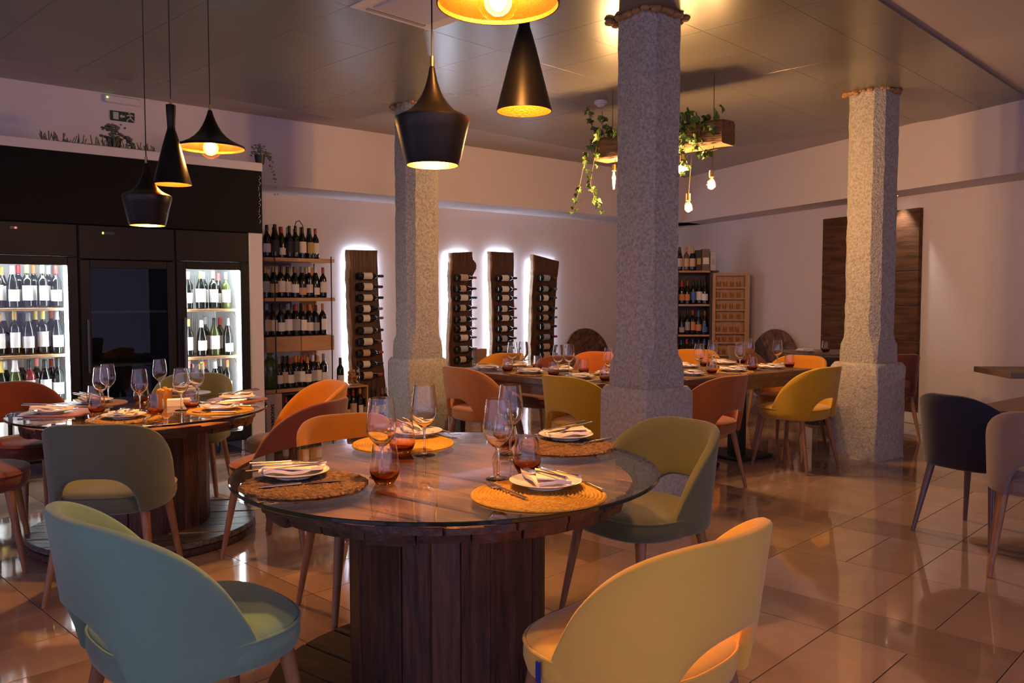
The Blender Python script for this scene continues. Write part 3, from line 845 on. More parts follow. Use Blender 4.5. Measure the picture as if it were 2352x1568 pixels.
MB().bbox(-w/2, w/2, 0, .66, 0, 1.849, .004).build('board', WHITE, o)
MB().box((-w/2+.004, -.004, .95), (.012, .006, 1.75)).build('edge_strip', mat('alu strip', (.55, .6, .62), .3, metal=.6), o)
# plants and twigs on the canopy
def potplant(px, py, out, label, s=1, droop=1):
    x, z = onL(px, py, out)
    o = thing('potted_plant', label, 'plant', FL.p(x, -out, 2.435), FL.rz)
    MB().lathe([(0, 0), (.035*s, 0), (.045*s, .075*s), (.040*s, .075*s), (.036*s, .068*s), (0, .068*s)], 14).build('pot', BLACK, o, smooth=30)
    m = MB()
    for k in range(60):
        a = rnd.random()*6.28; r_ = rnd.random()*.075*s
        q = Vector((r_*math.cos(a), r_*math.sin(a), .07*s+rnd.random()*.09*s))
        m.sphere(q, rnd.uniform(.008, .016)*s, 5, 3, (1, 1, .6))
    for k in range(50):
        t = rnd.random()
        q = Vector((.05*s+.07*t*s*droop+rnd.uniform(-.015, .015), -.03+rnd.uniform(-.03, .02), (.09-(.09+.26*(droop > 1))*t*t)*s))
        m.sphere(q, rnd.uniform(.007, .013)*s, 5, 3, (1, 1, .7))
    m.build('foliage', DRY, o)
potplant(262, 345, FO-.16, 'grey green plant in a black pot by the exit sign', 1.25, .9)
potplant(597, 383, FO-.05, 'small trailing plant in a black pot at the canopy end', 1.0, 1.15)
x0, _ = onL(95, 330, FO-.05); x1, _ = onL(355, 355, FO-.05)
o = thing('dry_twig', 'long dry twig garland lying along the canopy top', 'garland', FL.p(x0, -FO+.05, 2.44), FL.rz)
MB().tube([((x1-x0)*k/12, rnd.uniform(-.01, .01), rnd.uniform(0, .008)) for k in range(13)], .005, 5).build('stem', DRY, o)
m = MB()
for k in range(80):
    x = rnd.random()*(x1-x0)
    m.tube([(x, 0, .004), (x+rnd.uniform(-.02, .02), rnd.uniform(-.02, .02), rnd.uniform(.02, .075))], .004, 4)
m.build('twig_leaves', DRY, o)['kind'] = 'stuff'
# exit sign and emergency light on the upper wall
sx0, sz0 = onL(253, 278, DL-SOFL); sx1, sz1 = onL(308, 258, DL-SOFL)
o = thing('exit_sign', 'dark green emergency exit sign with running figure and arrow', 'sign', FL.p((sx0+sx1)/2, -(DL-SOFL), (sz0+sz1)/2), FL.rz)
w = sx1-sx0; h = .08
MB().bbox(-w/2, w/2, -.012, 0, -h/2, h/2, .003).build('plate', mat('sign green', (.006, .035, .02), .5), o)
SW = mat('sign white', (.50, .48, .42), .6)
MB().box((-w*.28, -.0135, 0), (w*.22, .002, h*.72)).build('door_symbol', SW, o)
MB().prism([(-.02, 0), (0, .018), (0, .008), (.022, .008), (.022, -.008), (0, -.008), (0, -.018)], 0, .002, Matrix.Translation((-.005, -.0125, 0)) @ Matrix.Rotation(R(90), 4, 'X')).build('arrow_symbol', SW, o)
m = MB(); q = w*.30
m.sphere((q-.004, -.013, .036), .009, 8, 5, (1, .2, 1))
for pts in (((q, .022), (q+.006, -.008)), ((q, .018), (q-.026, .008)), ((q+.002, .02), (q+.026, .012)), ((q+.006, -.008), (q-.02, -.022)), ((q-.02, -.022), (q-.024, -.04)), ((q+.006, -.008), (q+.022, -.024)), ((q+.022, -.024), (q+.038, -.036))):
    m.tube([(pts[0][0], -.013, pts[0][1]), (pts[1][0], -.013, pts[1][1])], .005, 6)
m.build('figure_symbol', SW, o)
ex, ez = onL(280, 232, DL-SOFL)
o = thing('emergency_light', 'slim white emergency light with a green dot above the exit sign', 'light', FL.p(ex, -(DL-SOFL), ez), FL.rz)
MB().bbox(-.14, .14, -.03, 0, -.03, .03, .008).build('housing', WALL, o)
MB().sphere((-.12, -.031, .01), .006, 8, 5).build('indicator', GREENLED, o)
p = atz(1380, 232, ZC-.015)
o = thing('smoke_detector', 'round white smoke detector on the ceiling before the beam', 'detector', p)
MB().lathe([(0, -.045), (.03, -.045), (.04, -.03), (.055, -.02), (.055, 0), (0, 0)], 24).build('housing', mat('detector white', (.7, .66, .66), .5), o, smooth=30)
MB().lathe([(.041, -.03), (.043, -.026), (.04, -.024)], 24).build('vent_ring', BLACK, o)

# ================================================================== WINE RACK
RO = .44
rx0, rx1 = onL(609, 700, RO)[0], onL(770, 690, RO)[0]
rw = rx1-rx0
rack = thing('wine_rack', 'open oak wine rack with thin black rods between fridges and slabs', 'shelf', FL.p(rx0, -RO, 0), FL.rz)
SHZ = [1.695, 1.305, .925, .41]
MB().bbox(0, rw, 0, .36, 1.66, 1.695, .003).build('shelf_board', OAK, rack)
MB().bbox(0, rw, 0, .36, 1.27, 1.305, .003).build('shelf_board', OAK, rack)
for k in range(2):
    MB().bbox(.01+k*(rw/2-.01), k*(rw/2-.01)+rw/2-.006, 0, .36, .775, .925, .004).build('drawer', OAK, rack)
MB().bbox(0, rw, 0, .36, .375, .41, .003).build('shelf_board', OAK, rack)
for x in (.10, rw-.045):
    for y in (-.006, .366): MB().tube([(x, y, .376), (x, y, 1.72)], .006, 8).build('rod', BLACK, rack, smooth=True)
MB().bbox(.12, rw*.60, .362, .370, .95, 1.66, .002).build('back_panel', mat('blue grey panel', (.10, .13, .22), .3), rack)
MB().bbox(rw*.72, rw-.02, .362, .370, .42, 1.62, .002).build('back_panel', OAK, rack)
RC = ('black', 'black', 'black', 'brown', 'red', 'gold', 'grey', 'white', 'orange')
FRK = Frame(FL.p(rx0, -RO), FL.rz)
def xs(n, a, b): return [a+(b-a)*k/(n-1) for k in range(n)]
row(FRK, xs(8, .06, rw-.17), .07, 1.695, 'front row, oak rack top', ('black', 'red', 'orange', 'gold', 'black', 'red'), ('cream', 'cream', 'grey', 'gold', 'orange', 'black'), ('champagne', 'bordeaux', 'burgundy', 'bordeaux'))
row(FRK, xs(7, .10, rw-.21), .17, 1.695, 'rear row, oak rack top', RC, ('cream', 'gold'))
m = MB().tube([(0, 0, 0), (-.005, 0, .02), (-.04, 0, .065), (-.075, 0, .05), (-.09, 0, 0)], .005, 8)
o = thing('bottle_strap', 'curved brown leather strap rising above the bottles on the oak rack', 'strap', FRK.p(rw*.62, .12, 2.01), FRK.rz)
m.build('strap', mat('strap leather', (.10, .03, .02), .5), o)
for z, nm in ((1.305, 'first shelf of the oak rack'), (.925, 'drawer top of the oak rack'), (.41, 'lowest shelf of the oak rack')):
    row(FRK, xs(9, .05 if z > .5 else .16, rw-.10), .075, z, nm, RC, ('cream', 'cream', 'cream', 'tan', 'grey', 'white'))
    row(FRK, xs(8, .09 if z > .5 else .19, rw-.14), .18, z, 'rear, '+nm, RC, ('cream', 'grey'))
# crate with lettering, green demijohn on it
gx, gz = onL(612, 905, RO+.02); gx2, _ = onL(648, 905, RO+.02)
o = thing('wine_crate', 'pale wooden wine crate with black upright lettering under the rack', 'crate', FL.p(gx, -RO-.02, 0), FL.rz)
cw = gx2-gx; PALEWOOD = mat('pale crate wood', (.50, .36, .29), .6, col2=(.58, .43, .34), scale=4, stretch=(8, 8, 1))
MB().bbox(0, cw, 0, .33, 0, .372, .004).build('box', PALEWOOD, o)
cu = bpy.data.curves.new('lettering', 'FONT'); cu.body = 'SANDEMAN'; cu.size = .046; cu.extrude = .0008; cu.align_x = 'CENTER'; cu.align_y = 'CENTER'
cu.offset = .0014
tmp = bpy.data.objects.new('lettering', cu); C.objects.link(tmp)
bpy.context.view_layer.update()
me = bpy.data.meshes.new_from_object(tmp.evaluated_get(bpy.context.evaluated_depsgraph_get()))
bpy.data.objects.remove(tmp); me.materials.append(BLACK)
t_ = link('lettering', me, o, (cw*.36, -.001, .15), (R(90), R(90), 0))
def jar(o, s, m, fill, fm, n=20):
    MB().lathe([(0, 0), (.055*s, 0), (.075*s, .02*s), (.08*s, .12*s), (.072*s, .19*s), (.03*s, .235*s), (.024*s, .25*s), (.024*s, .30*s), (.03*s, .31*s), (.02*s, .312*s)], 20).build('jar_glass', m, o, smooth=True)
    mm = MB()
    for k in range(n):
        a = rnd.random()*6.28; r_ = .058*s*math.sqrt(rnd.random()); z = .02*s+rnd.random()*fill*s
        mm.tube([(r_*math.cos(a), r_*math.sin(a), z), (r_*math.cos(a)+rnd.uniform(-.02, .02), r_*math.sin(a)+rnd.uniform(-.02, .02), z+rnd.uniform(.01, .03))], .011*s, 6)
    x = mm.build('corks', fm, o); x['kind'] = 'stuff'
o = thing('demijohn', 'dark green glass demijohn standing on the lettered crate', 'jar', FRK.p(.085, .10, .412), FL.rz)
MB().lathe([(0, 0), (.06, 0), (.078, .02), (.080, .22), (.065, .27), (.032, .30), (.028, .34), (.034, .35), (0, .352)], 20).build('jar_glass', mat('green jar', (.03, .07, .02), .12, col2=(.06, .12, .03), scale=14), o, smooth=True)
# crates and bottles at the floor
o = thing('wine_crate', 'dark open crate with bottles under the oak rack', 'crate', FL.p(gx2+.02, -RO+.02, 0), FL.rz)
cw2 = rw-(gx2-gx)-.08
m = MB().box((cw2/2, .16, .01), (cw2, .32, .02)).box((cw2/2, .16, .355), (cw2, .32, .02)).box((.01, .16, .18), (.02, .32, .33)).box((cw2-.01, .16, .18), (.02, .32, .33)).box((cw2/2, .31, .18), (cw2-.04, .02, .33))
m.build('box', mat('crate dark', (.05, .03, .025), .6), o)
FC = Frame(FL.p(gx2+.02, -RO+.02), FL.rz)
row(FC, xs(6, .07, cw2-.07), .07, .02, 'dark crate below the rack', RC, ('cream', 'grey', 'white'))
kx, kz = onL(797, 893, .30); kx2, _ = onL(838, 893, .30)
o = thing('wine_crate', 'open oak crate with small bottles beside the oak rack', 'crate', FL.p(kx-.02, -.30, 0), FL.rz)
cw3 = kx2-kx+.06
m = MB().box((cw3/2, .14, .01), (cw3, .28, .02)).box((cw3/2, .14, .36), (cw3, .28, .015)).box((.0075, .14, .185), (.015, .28, .335)).box((cw3-.0075, .14, .185), (.015, .28, .335)).box((cw3/2, .2725, .185), (cw3-.03, .015, .335))
m.build('box', OAK, o)
FC = Frame(FL.p(kx-.02, -.30), FL.rz)
row(FC, xs(3, .06, cw3-.06), .08, .02, 'oak crate beside the rack', ('orange', 'gold', 'red'), ('cream', 'tan'))

o = thing('cork_jar', 'glass carboy filled with corks on the oak crate', 'jar', FC.p(cw3*.55, .10, .3675), FL.rz)
jar(o, .95, BULBGLASS, .13, mat('cork', (.40, .22, .10), .9, col2=(.52, .31, .16), scale=20), 60)
bx, bz = onL(783, 881, .30)
o = thing('wooden_stool', 'low dark block carrying a single bottle beside the oak rack', 'stand', FL.p(bx, -.30, 0), FL.rz)
MB().bbox(-.045, .045, -.05, .08, 0, .36, .004).build('block', mat('crate dark', (.05, .03, .025), .6), o)
bottle(FL.p(bx, -.29, .3605), (0, 0, FL.rz), 'alone on the dark block beside the oak rack', 'bordeaux', 'black', 'cream', 'mid')
for k in range(5):
    px = 842+k*11
    x, _ = onL(px, 930, .25)
    bottle(FL.p(x, -.25-.02*(k % 2), 0), (0, 0, FL.rz), f'{NTH[k]} from the oak crate on the floor', 'bordeaux', pick(RC), pick(('cream', 'grey')), 'mid')
x, _ = onL(1041, 940, .3)
bottle(FL.p(x, -.3, 0), (0, 0, FL.rz), 'on the floor behind the caramel chair', 'bordeaux', 'black', 'cream', 'mid', sc=1.1)

# ================================================================== LIT WALNUT SLABS
def wob(pts, n=5, j=.004):
    out = []
    for a, b in zip(pts, pts[1:]):
        for k in range(n):
            t = k/n; out.append((a[0]+(b[0]-a[0])*t+rnd.uniform(-j, j), a[1]+(b[1]-a[1])*t))
    return out+[pts[-1]]
def slab(left, right, ys, bpx, label, place, out=.075):
    """left/right: lists of pixels down each edge of the face"""
    L_ = [onL(x, y, out) for x, y in left]; R_ = [onL(x, y, out) for x, y in right]
    x0 = L_[0][0]
    L_ = [(x-x0, z) for x, z in L_]; R_ = [(x-x0, z) for x, z in R_]
    L_.append((L_[-1][0]+.0, .06)); R_.append((R_[-1][0]+.01, .06))
    lw, rw_ = wob(L_), wob(R_)
    o = thing('walnut_slab', label, 'wine holder', FL.p(x0, -out, 0), FL.rz)
    poly = [(x, z) for x, z in lw]+[(x, z) for x, z in reversed(rw_)]
    T = Matrix(((1, 0, 0, 0), (0, 0, 1, 0), (0, 1, 0, 0), (0, 0, 0, 1)))
    # face built as a grid strip so the wavy edges stay clean
    n = max(len(lw), len(rw_))
    def at(e, t):
        f = t*(len(e)-1); i = min(int(f), len(e)-2); f -= i
        return (e[i][0]+(e[i+1][0]-e[i][0])*f, e[i][1]+(e[i+1][1]-e[i][1])*f)
    rings = []
    for k in range(41):
        t = k/40; a = at(L_, t); b = at(R_, t)
        aj = rnd.uniform(-.006, .006); bj = rnd.uniform(-.004, .004)
        rings.append([(a[0]+aj, 0, a[1]), (b[0]+bj, 0, b[1]), (b[0]+bj-.006, .045, b[1]), (a[0]+aj-.014, .045, a[1])])
    MB().loft(rings, cap=True).build('slab', SLAB, o)
    rings2 = [[(r_[0][0]-.016, .040, r_[0][2]), (r_[0][0]-.004, -.003, r_[0][2]), (r_[0][0]+.012+.012*math.sin(k*.5), -.002, r_[0][2]), (r_[0][0]+.002, .041, r_[0][2])] for k, r_ in enumerate(rings)]
    MB().loft(rings2, cap=True).build('live_edge', BARK, o)
    zt = min(L_[0][1], R_[0][1])-.012
    m = MB()
    for xx in (min(a for a, _ in L_)+.03, min(a for a, _ in R_)-.025):
        m.box((xx, .055, (zt+.15)/2), (.012, .008, zt-.15))
    m.box(((L_[0][0]+R_[0][0])/2, .055, zt-.01), (abs(R_[0][0]-L_[0][0])-.08, .008, .012))
    m.build('led_strip', LEDW, o)
    PEG = mat('steel peg', (.10, .09, .09), .35, metal=.8)
    for k, y in enumerate(ys):
        bx, bz = onL(bpx, y, out+.045)
        for xx in (.06, .225):
            MB().tube([(bx-x0+xx, .01, bz-(.044 if xx < .2 else .019)), (bx-x0+xx, -.085, bz-(.044 if xx < .2 else .019)+.003)], .004, 6).build('peg', PEG, o)
        w = ('topmost', 'second', 'third', 'fourth', 'fifth', 'sixth', 'seventh', 'eighth', 'ninth', 'tenth')[k]
        cap = pick(('black', 'black', 'black', 'red', 'grey', 'brown')); kd = pick(('bordeaux', 'bordeaux', 'burgundy'))
        bottle(FL.p(bx, -out-.045, bz), (0, R(90), FL.rz), '', kd, cap, pick(('cream', 'cream', 'cream', 'tan', 'grey')), pick(('tall', 'mid')),
               group='bottles lying on the lit slabs', label=f'dark bottle lying {w} from the top on the {place}')
slab([(800, 573), (800, 640), (803, 720), (806, 800), (808, 870), (812, 930)], [(867, 575), (868, 650), (873, 740), (879, 820), (886, 890), (888, 930)],
     [633, 658, 683.5, 709, 731, 759, 785, 811, 837, 863], 822, 'wide lit walnut slab holding ten bottles beside the wine rack', 'slab beside the wine rack')
slab([(1037, 580), (1034, 640), (1036, 700), (1032, 780), (1030, 850), (1030, 930)], [(1084, 578), (1086, 596), (1094, 604), (1094, 616), (1084, 628), (1084, 700), (1085, 850), (1086, 930)],
     [637, 662.5, 683.5, 707, 733, 755, 776, 802, 826], 1046, 'lit walnut slab with a knot bulging from its upper edge', 'knot edged slab')
slab([(1126, 577), (1127, 640), (1129, 700), (1131, 780), (1130, 850), (1131, 930)], [(1180, 580), (1180, 640), (1181, 700), (1180, 800), (1181, 930)],
     [638, 663.5, 684, 709, 730.5, 755, 778, 801, 821], 1142, 'straight lit walnut slab between the knotted and the slanted one', 'straight topped slab')
slab([(1225, 584), (1224, 640), (1221, 700), (1219, 780), (1219, 850), (1220, 930)], [(1284, 600), (1278, 660), (1274, 720), (1272, 800), (1271, 930)],
     [638, 663, 684, 708, 729, 750, 774, 796, 815], 1238, 'lit walnut slab with slanted top nearest the leaning wooden disc', 'slanted slab')
x, z = onL(1108, 801, .10); x1, _ = onL(1119, 801, .10)
o = thing('cardboard_box', 'plain brown cardboard box standing between two lit slabs', 'box', FL.p(onL(1096, 801, .16)[0], -.16, 0), FL.rz)
MB().bbox(0, .15, 0, .12, 0, onL(1108, 801, .16)[1], .003).build('carton', mat('cardboard', (.30, .17, .10), .8), o)
MB().bbox(-.001, .151, -.001, .02, onL(1108, 801, .16)[1]-.06, onL(1108, 801, .16)[1]+.001, .001).build('flap', mat('cardboard', (.30, .17, .10), .8), o)

# ================================================================== LEANING DISCS
def disc(fr, x, rad, out, label, tilt=8, rr_=30):
    o = thing('spool_disc', label, 'wooden disc', fr.p(x, -out, 0), 0, rot=(-R(tilt), 0, fr.rz))
    n = 8; M_ = Matrix.Translation((0, 0, rad)) @ Matrix.Rotation(R(90), 4, 'X') @ Matrix.Rotation(R(rr_), 4, 'Z')
    for k in range(n):
        y0 = -rad+2*rad*k/n+.003; y1 = y0+2*rad/n-.006
        y0 = max(y0, -rad*.995); y1 = min(y1, rad*.995)
        MB().prism(clip_plank(y0, y1, rad), -.02, .02+rnd.uniform(-.003, .003), M_).build('plank', mat('disc wood', (.045, .020, .010), .6, col2=(.20, .10, .05), scale=5, detail=8, stretch=(3, 3, 3), bump=.4, rand=.5), o)
    MB().lathe([(0, .024), (.05, .024), (.05, .018)], 20, M_).build('hub', DARKWOOD, o)
    return o
disc(FL, onL(1356, 830, .18)[0], .445, .18, 'dark round plank disc leaning on the wall after the last lit slab')
disc(FR, onR(1764, 830, .18)[0], .455, .18, 'round plank disc with brown streaks leaning beside the bottle cabinet', 8, -50)

# ================================================================== BOTTLE CABINET IN THE CORNER
FCB = Frame((2.16, 10.98), 0)
o = thing('bottle_cabinet', 'dark shelved bottle cabinet in the room corner beside the glass rack', 'cabinet', FCB.o, 0)
cw = .46
CD = mat('cabinet dark', (.05, .028, .02), .5)
m = MB().box((.012, .15, .825), (.024, .30, 1.65)).box((cw-.012, .15, .825), (.024, .30, 1.65)).box((cw/2, .29, .825), (cw-.048, .02, 1.65))
m.build('carcass', CD, o)
for z in (1.655, 1.215, .815, .44, .03): MB().bbox(.024, cw-.024, 0, .28, z-.025, z, .003).build('shelf', OAK, o)
for z, nm in ((1.215, 'upper'), (.815, 'middle'), (.44, 'lower')):
    row(FCB, xs(5, .08, cw-.07), .08, z, nm+' shelf of the corner cabinet', ('black', 'black', 'blue', 'red', 'brown'), ('cream', 'orange', 'grey', 'blue'), ('bordeaux', 'champagne', 'burgundy'), frm='room corner')
for k, (x, kd, cp) in enumerate(((.05, 'champagne', 'black'), (.14, 'bordeaux', 'orange'), (.22, 'champagne', 'gold'))):
    bottle(FCB.p(x, .09, 1.6555), (0, 0, 0), 'on top of the corner cabinet', kd, cp, 'tan', body='amber' if k == 1 else 'dark', sc=.97)
for k, (x0, w_, h_, c_, nm) in enumerate(((.26, .075, .27, (.03, .02, .018), 'black'), (.34, .10, .285, (.16, .13, .08), 'olive'), (.45, .07, .25, (.50, .44, .40), 'off white'))):
    b = thing('gift_box', nm+' upright bottle carton on top of the corner cabinet', 'box', FCB.p(x0, .05, 1.6555), 0)
    if x0+w_ > cw: b.location.x -= .0
    MB().bbox(0, w_, 0, .10, 0, h_, .003).build('carton', mat('carton '+nm, c_, .6), b)
    MB().bbox(.012, w_-.012, -.0015, 0, h_*.3, h_*.6, .0005).build('paper_label', LABS['gold' if k == 0 else 'cream' if k == 1 else 'grey'], b)
MB().bbox(cw-.02, cw+.09, 0, .26, 1.63, 1.655, .002).build('top_board', CD, o)
o = thing('glass_rack', 'tall narrow oak rack with seven tiers of small glasses', 'rack', FCB.p(cw+.10-.10+.004, -.05, 0), R(-3))
gw = .475
m = MB().bbox(0, .035, 0, .10, .40, 1.62, .003).bbox(gw-.06, gw, 0, .10, .40, 1.62, .003)
m.build('frame', OAKL, o)
MB().bbox(.035, gw-.06, .088, .10, .40, 1.62, .002).build('back_board', OAKL, o)
MB().bbox(.035, gw-.06, 0, .10, 1.585, 1.62, .003).build('rail', OAKL, o)
TIER = (1.44, 1.30, 1.15, 1.02, .85, .72, .556)
for z in TIER: MB().bbox(.035, gw-.06, 0, .088, z-.022, z, .003).build('tier', OAKL, o)
for sx in (.018, gw-.03): MB().box((sx, .05, .2), (.03, .05, .41)).build('leg', OAKL, o)
SG = MB().lathe([(0, 0), (.022, 0), (.026, .01), (.028, .075), (.0265, .075), (.0245, .012), (0, .008)], 14).mesh('cup', None, True); SG.materials.append(BULBGLASS)
FG = Frame(o.location, R(-3))
for ti, z in enumerate(TIER):
    for k in range(4):
        q = link('small_glass', SG, None, FG.p(.075+k*.085+rnd.uniform(-.008, .008), .04, z), (0, 0, 0))
        tag(q, f'small clear glass on the {("topmost", "second", "third", "fourth", "fifth", "sixth", "lowest")[ti]} tier of the oak rack, {NTH[k]} from the cabinet', 'glass', 'small glasses in the oak rack')

# ================================================================== DARK WALL PANEL ON THE RIGHT WALL
ax0, az = onR(1890, 503, .05); ax1, _ = onR(2113, 478, .05)
o = thing('wall_panel', 'tall dark wooden wall panel lit from above behind the stone column', 'panel', FR.p(ax0, -.05, 0), FR.rz)
pw = ax1-ax0; zt = az
hs = [.13, .50, .86, 1.22, 1.58, zt]
for k in range(5):
    MB().bbox(0, pw, 0, .045, hs[k]+.002, hs[k+1]-.002, .004).build('board', DARKWOOD, o)
sp = bpy.data.lights.new('panel_spot', 'SPOT'); sp.energy = 26; sp.color = (1, .86, .80); sp.spot_size = R(75); sp.spot_blend = .6; sp.shadow_soft_size = .03
ps = thing('ceiling_spot', 'small recessed spot under the ledge above the dark wall panel', 'light', FR.p(ax1-.22, -.16, ZS), FR.rz)
MB().lathe([(.03, -.004), (.042, -.006), (.042, 0)], 20).build('ring', WHITE, ps)
MB().lathe([(0, -.002), (.03, -.003)], 16).build('lens', emis('spot lens', (1, .9, .8), 6), ps)
so = bpy.data.objects.new('panel_spot', sp); C.objects.link(so); so.parent = ps; so.location = (0, 0, -.012); so.rotation_euler = (R(6), 0, 0)

# ================================================================== TABLEWARE
def grad_glass(name):
    m = glass(name, (.9, .78, .74)); nt = m.node_tree; g = next(n for n in nt.nodes if n.type == 'BSDF_GLASS')
    tc = nt.nodes.new('ShaderNodeTexCoord'); sx = nt.nodes.new('ShaderNodeSeparateXYZ'); cr = nt.nodes.new('ShaderNodeValToRGB'); mr = nt.nodes.new('ShaderNodeMapRange')
    mr.inputs[2].default_value = .12
    nt.links.new(tc.outputs['Object'], sx.inputs[0]); nt.links.new(sx.outputs[2], mr.inputs[0]); nt.links.new(mr.outputs[0], cr.inputs[0]); nt.links.new(cr.outputs[0], g.inputs['Color'])
    cr.color_ramp.elements[0].position = .12; cr.color_ramp.elements[0].color = (.78, .52, .32, 1)
    cr.color_ramp.elements[1].position = .45; cr.color_ramp.elements[1].color = (.97, .94, .93, 1)
    return m
SMOKEG = grad_glass('smoked tumbler glass')
WG = [(0, 0), (.037, 0), (.0385, .0015), (.036, .003), (.012, .007), (.005, .013), (.0040, .03), (.0038, .055), (.0045, .086), (.010, .095), (.024, .107), (.037, .124), (.0445, .143), (.0462, .158), (.0448, .178), (.041, .21), (.0365, .245), (.0353, .2453), (.0398, .21), (.0436, .178), (.0450, .158), (.0433, .143), (.0355, .125), (.022, .109), (.008, .099), (0, .098)]
TG = [(0, 0), (.026, 0), (.0285, .003), (.040, .022), (.0445, .036), (.0440, .048), (.0355, .118), (.0343, .1182), (.0425, .048), (.0428, .037), (.037, .025), (.025, .013), (0, .011)]
WGM = MB().lathe(WG, 32).mesh('wine_glass', WINEGLASS, 60)
TGM = MB().lathe(TG, 28).mesh('tumbler', SMOKEG, 60)
def wine_glass(p, label, group=None, sc=1):
    o = link('wine_glass', WGM, None, p); o.scale = (sc, sc, sc)
    return tag(o, label, 'wine glass', group)
def tumbler(p, label, group=None, sc=1):
    o = link('tumbler', TGM, None, p); o.scale = (sc, sc, sc)
    return tag(o, label, 'tumbler', group)
# mats
YM = mat('braided yellow straw', (.42, .22, .022), .7, col2=(.56, .32, .045), scale=60, bump=.35, bscale=150)
GM = mat('seagrass', (.075, .035, .02), .75, col2=(.27, .14, .07), scale=70, detail=3, bump=1.0, bscale=110)
GO = mat('golden seagrass', (.25, .12, .03), .75, col2=(.50, .28, .07), scale=70, detail=3, bump=1.0, bscale=110)
RM = mat('red brown leather', (.20, .065, .035), .5, col2=(.25, .09, .05), scale=20)
BMAT = mat('brown leather', (.15, .085, .05), .5)
def braid(rad):
    pr = [(0, 0)]
    n = 17
    prof = []
    for k in range(n):
        r0 = rad*(k)/n; r1 = rad*(k+1)/n
        prof += [(max(r0, .0), .0022), (r0+(r1-r0)*.25, .0055), ((r0+r1)/2, .0068), (r0+(r1-r0)*.75, .0055)]
    prof += [(rad, .0022), (rad, 0), (0, 0)]
    return MB().lathe(prof, 64)
def grassmat(rad):
    m = MB(); rings = []
    n = 96
    for r_, z in ((.02, .006), (rad*.2, .006), (rad*.4, .006), (rad*.6, .006), (rad*.8, .006), (rad*.97, .006), (rad, .003), (rad*.99, 0), (.02, 0)):
        rings.append([((r_+(rnd.uniform(-.004, .004) if r_ > rad*.9 else 0))*math.cos(2*math.pi*k/n), (r_+(rnd.uniform(-.003, .003) if r_ > rad*.9 else 0))*math.sin(2*math.pi*k/n), z+(rnd.uniform(0, .005) if z > .004 else 0)) for k in range(n)])
    return m.loft(rings, cap=True)
def flatmat(rad): return MB().lathe([(0, 0), (rad, 0), (rad, .003), (rad-.002, .004), (0, .004)], 56)
MATK = {'braid': (braid, YM, .0065), 'grass': (grassmat, GM, .008), 'gold': (grassmat, GO, .008), 'red': (flatmat, RM, .004), 'brown': (flatmat, BMAT, .004)}
MATC = {}
def placemat(p, kind, rad, label, group=None):
    fn, m, h = MATK[kind]
    k = (kind, round(rad, 3))
    if k not in MATC: MATC[k] = fn(rad).mesh('placemat', m, 40)
    return tag(link('placemat', MATC[k], None, p), label, 'placemat', group), h
PLM = MB().lathe([(0, 0), (.055, 0), (.056, .004), (.080, .011), (.104, .0195), (.105, .021), (.102, .0215), (.078, .0135), (.055, .0085), (0, .008)], 48).mesh('plate', PORC, 50)
def plate(p, label, group=None, sc=1):
    o = link('plate', PLM, None, p); o.scale = (sc, sc, sc)
    return tag(o, label, 'plate', group)
def napkin_mesh(seed):
    r2 = random.Random(seed)
    nx, ny = 12, 7; w, h = .175, .095
    top, bot = [], []
    for j in range(ny+1):
        for i in range(nx+1):
            u, v = i/nx-.5, j/ny-.5
            x = u*w*(1+.12*v); y = v*h+.03*u
            z = .010+.010*abs(u)**1.2+.004*math.sin(u*9+v*4)+.003*r2.random()
            top.append((x, y, z+.010)); bot.append((x*.97, y*.96, z))
    n = (nx+1)*(ny+1); f = []
    q = lambda i, j: j*(nx+1)+i
    for j in range(ny):
        for i in range(nx):
            f.append((q(i, j), q(i+1, j), q(i+1, j+1), q(i, j+1))); f.append((n+q(i, j), n+q(i, j+1), n+q(i+1, j+1), n+q(i+1, j)))
    edge = [q(i, 0) for i in range(nx+1)]+[q(nx, j) for j in range(1, ny+1)]+[q(i, ny) for i in range(nx-1, -1, -1)]+[q(0, j) for j in range(ny-1, 0, -1)]
    for a, b in zip(edge, edge[1:]+edge[:1]): f.append((a, n+a, n+b, b))
    m = MB().add(top+bot, f)
    # a second folded leaf on top
    m.add([(-.09, -.045, .033), (.05, -.05, .026), (.085, .02, .031), (-.07, .035, .035), (-.09, -.045, .029), (.05, -.05, .022), (.085, .02, .027), (-.07, .035, .031)], [(0, 1, 2, 3), (7, 6, 5, 4), (0, 4, 5, 1), (1, 5, 6, 2), (2, 6, 7, 3), (3, 7, 4, 0)])
    return m.mesh('napkin', LINEN, 40)
NAPS = [napkin_mesh(k) for k in range(4)]
def napkin(p, rz, label, group=None, k=0, sc=1):
    o = link('napkin', NAPS[k % 4], None, p, (0, 0, rz)); o.scale = (sc, sc, sc)
    return tag(o, label, 'napkin', group)
def fork_mesh():
    m = MB()
    m.tube([(0, -.10, .004), (0, -.03, .004), (0, .012, .0055)], [.0042, .0036, .0026], 8)
    m.tube([(0, .012, .0055), (0, .035, .003)], [.0026, .004], 6)
    m.loft([[(-.004, .033, .002), (.004, .033, .002), (.004, .033, .0045), (-.004, .033, .0045)], [(-.012, .05, .001), (.012, .05, .001), (.012, .05, .003), (-.012, .05, .003)], [(-.0125, .06, .001), (.0125, .06, .001), (.0125, .06, .003), (-.0125, .06, .003)]], cap=True)
    for k in range(4):
        x = -.0105+.007*k
        m.tube([(x, .058, .002), (x, .08, .0025), (x, .10, .006)], [.0019, .0016, .0009], 6)
    return m.mesh('fork', STEEL, 50)
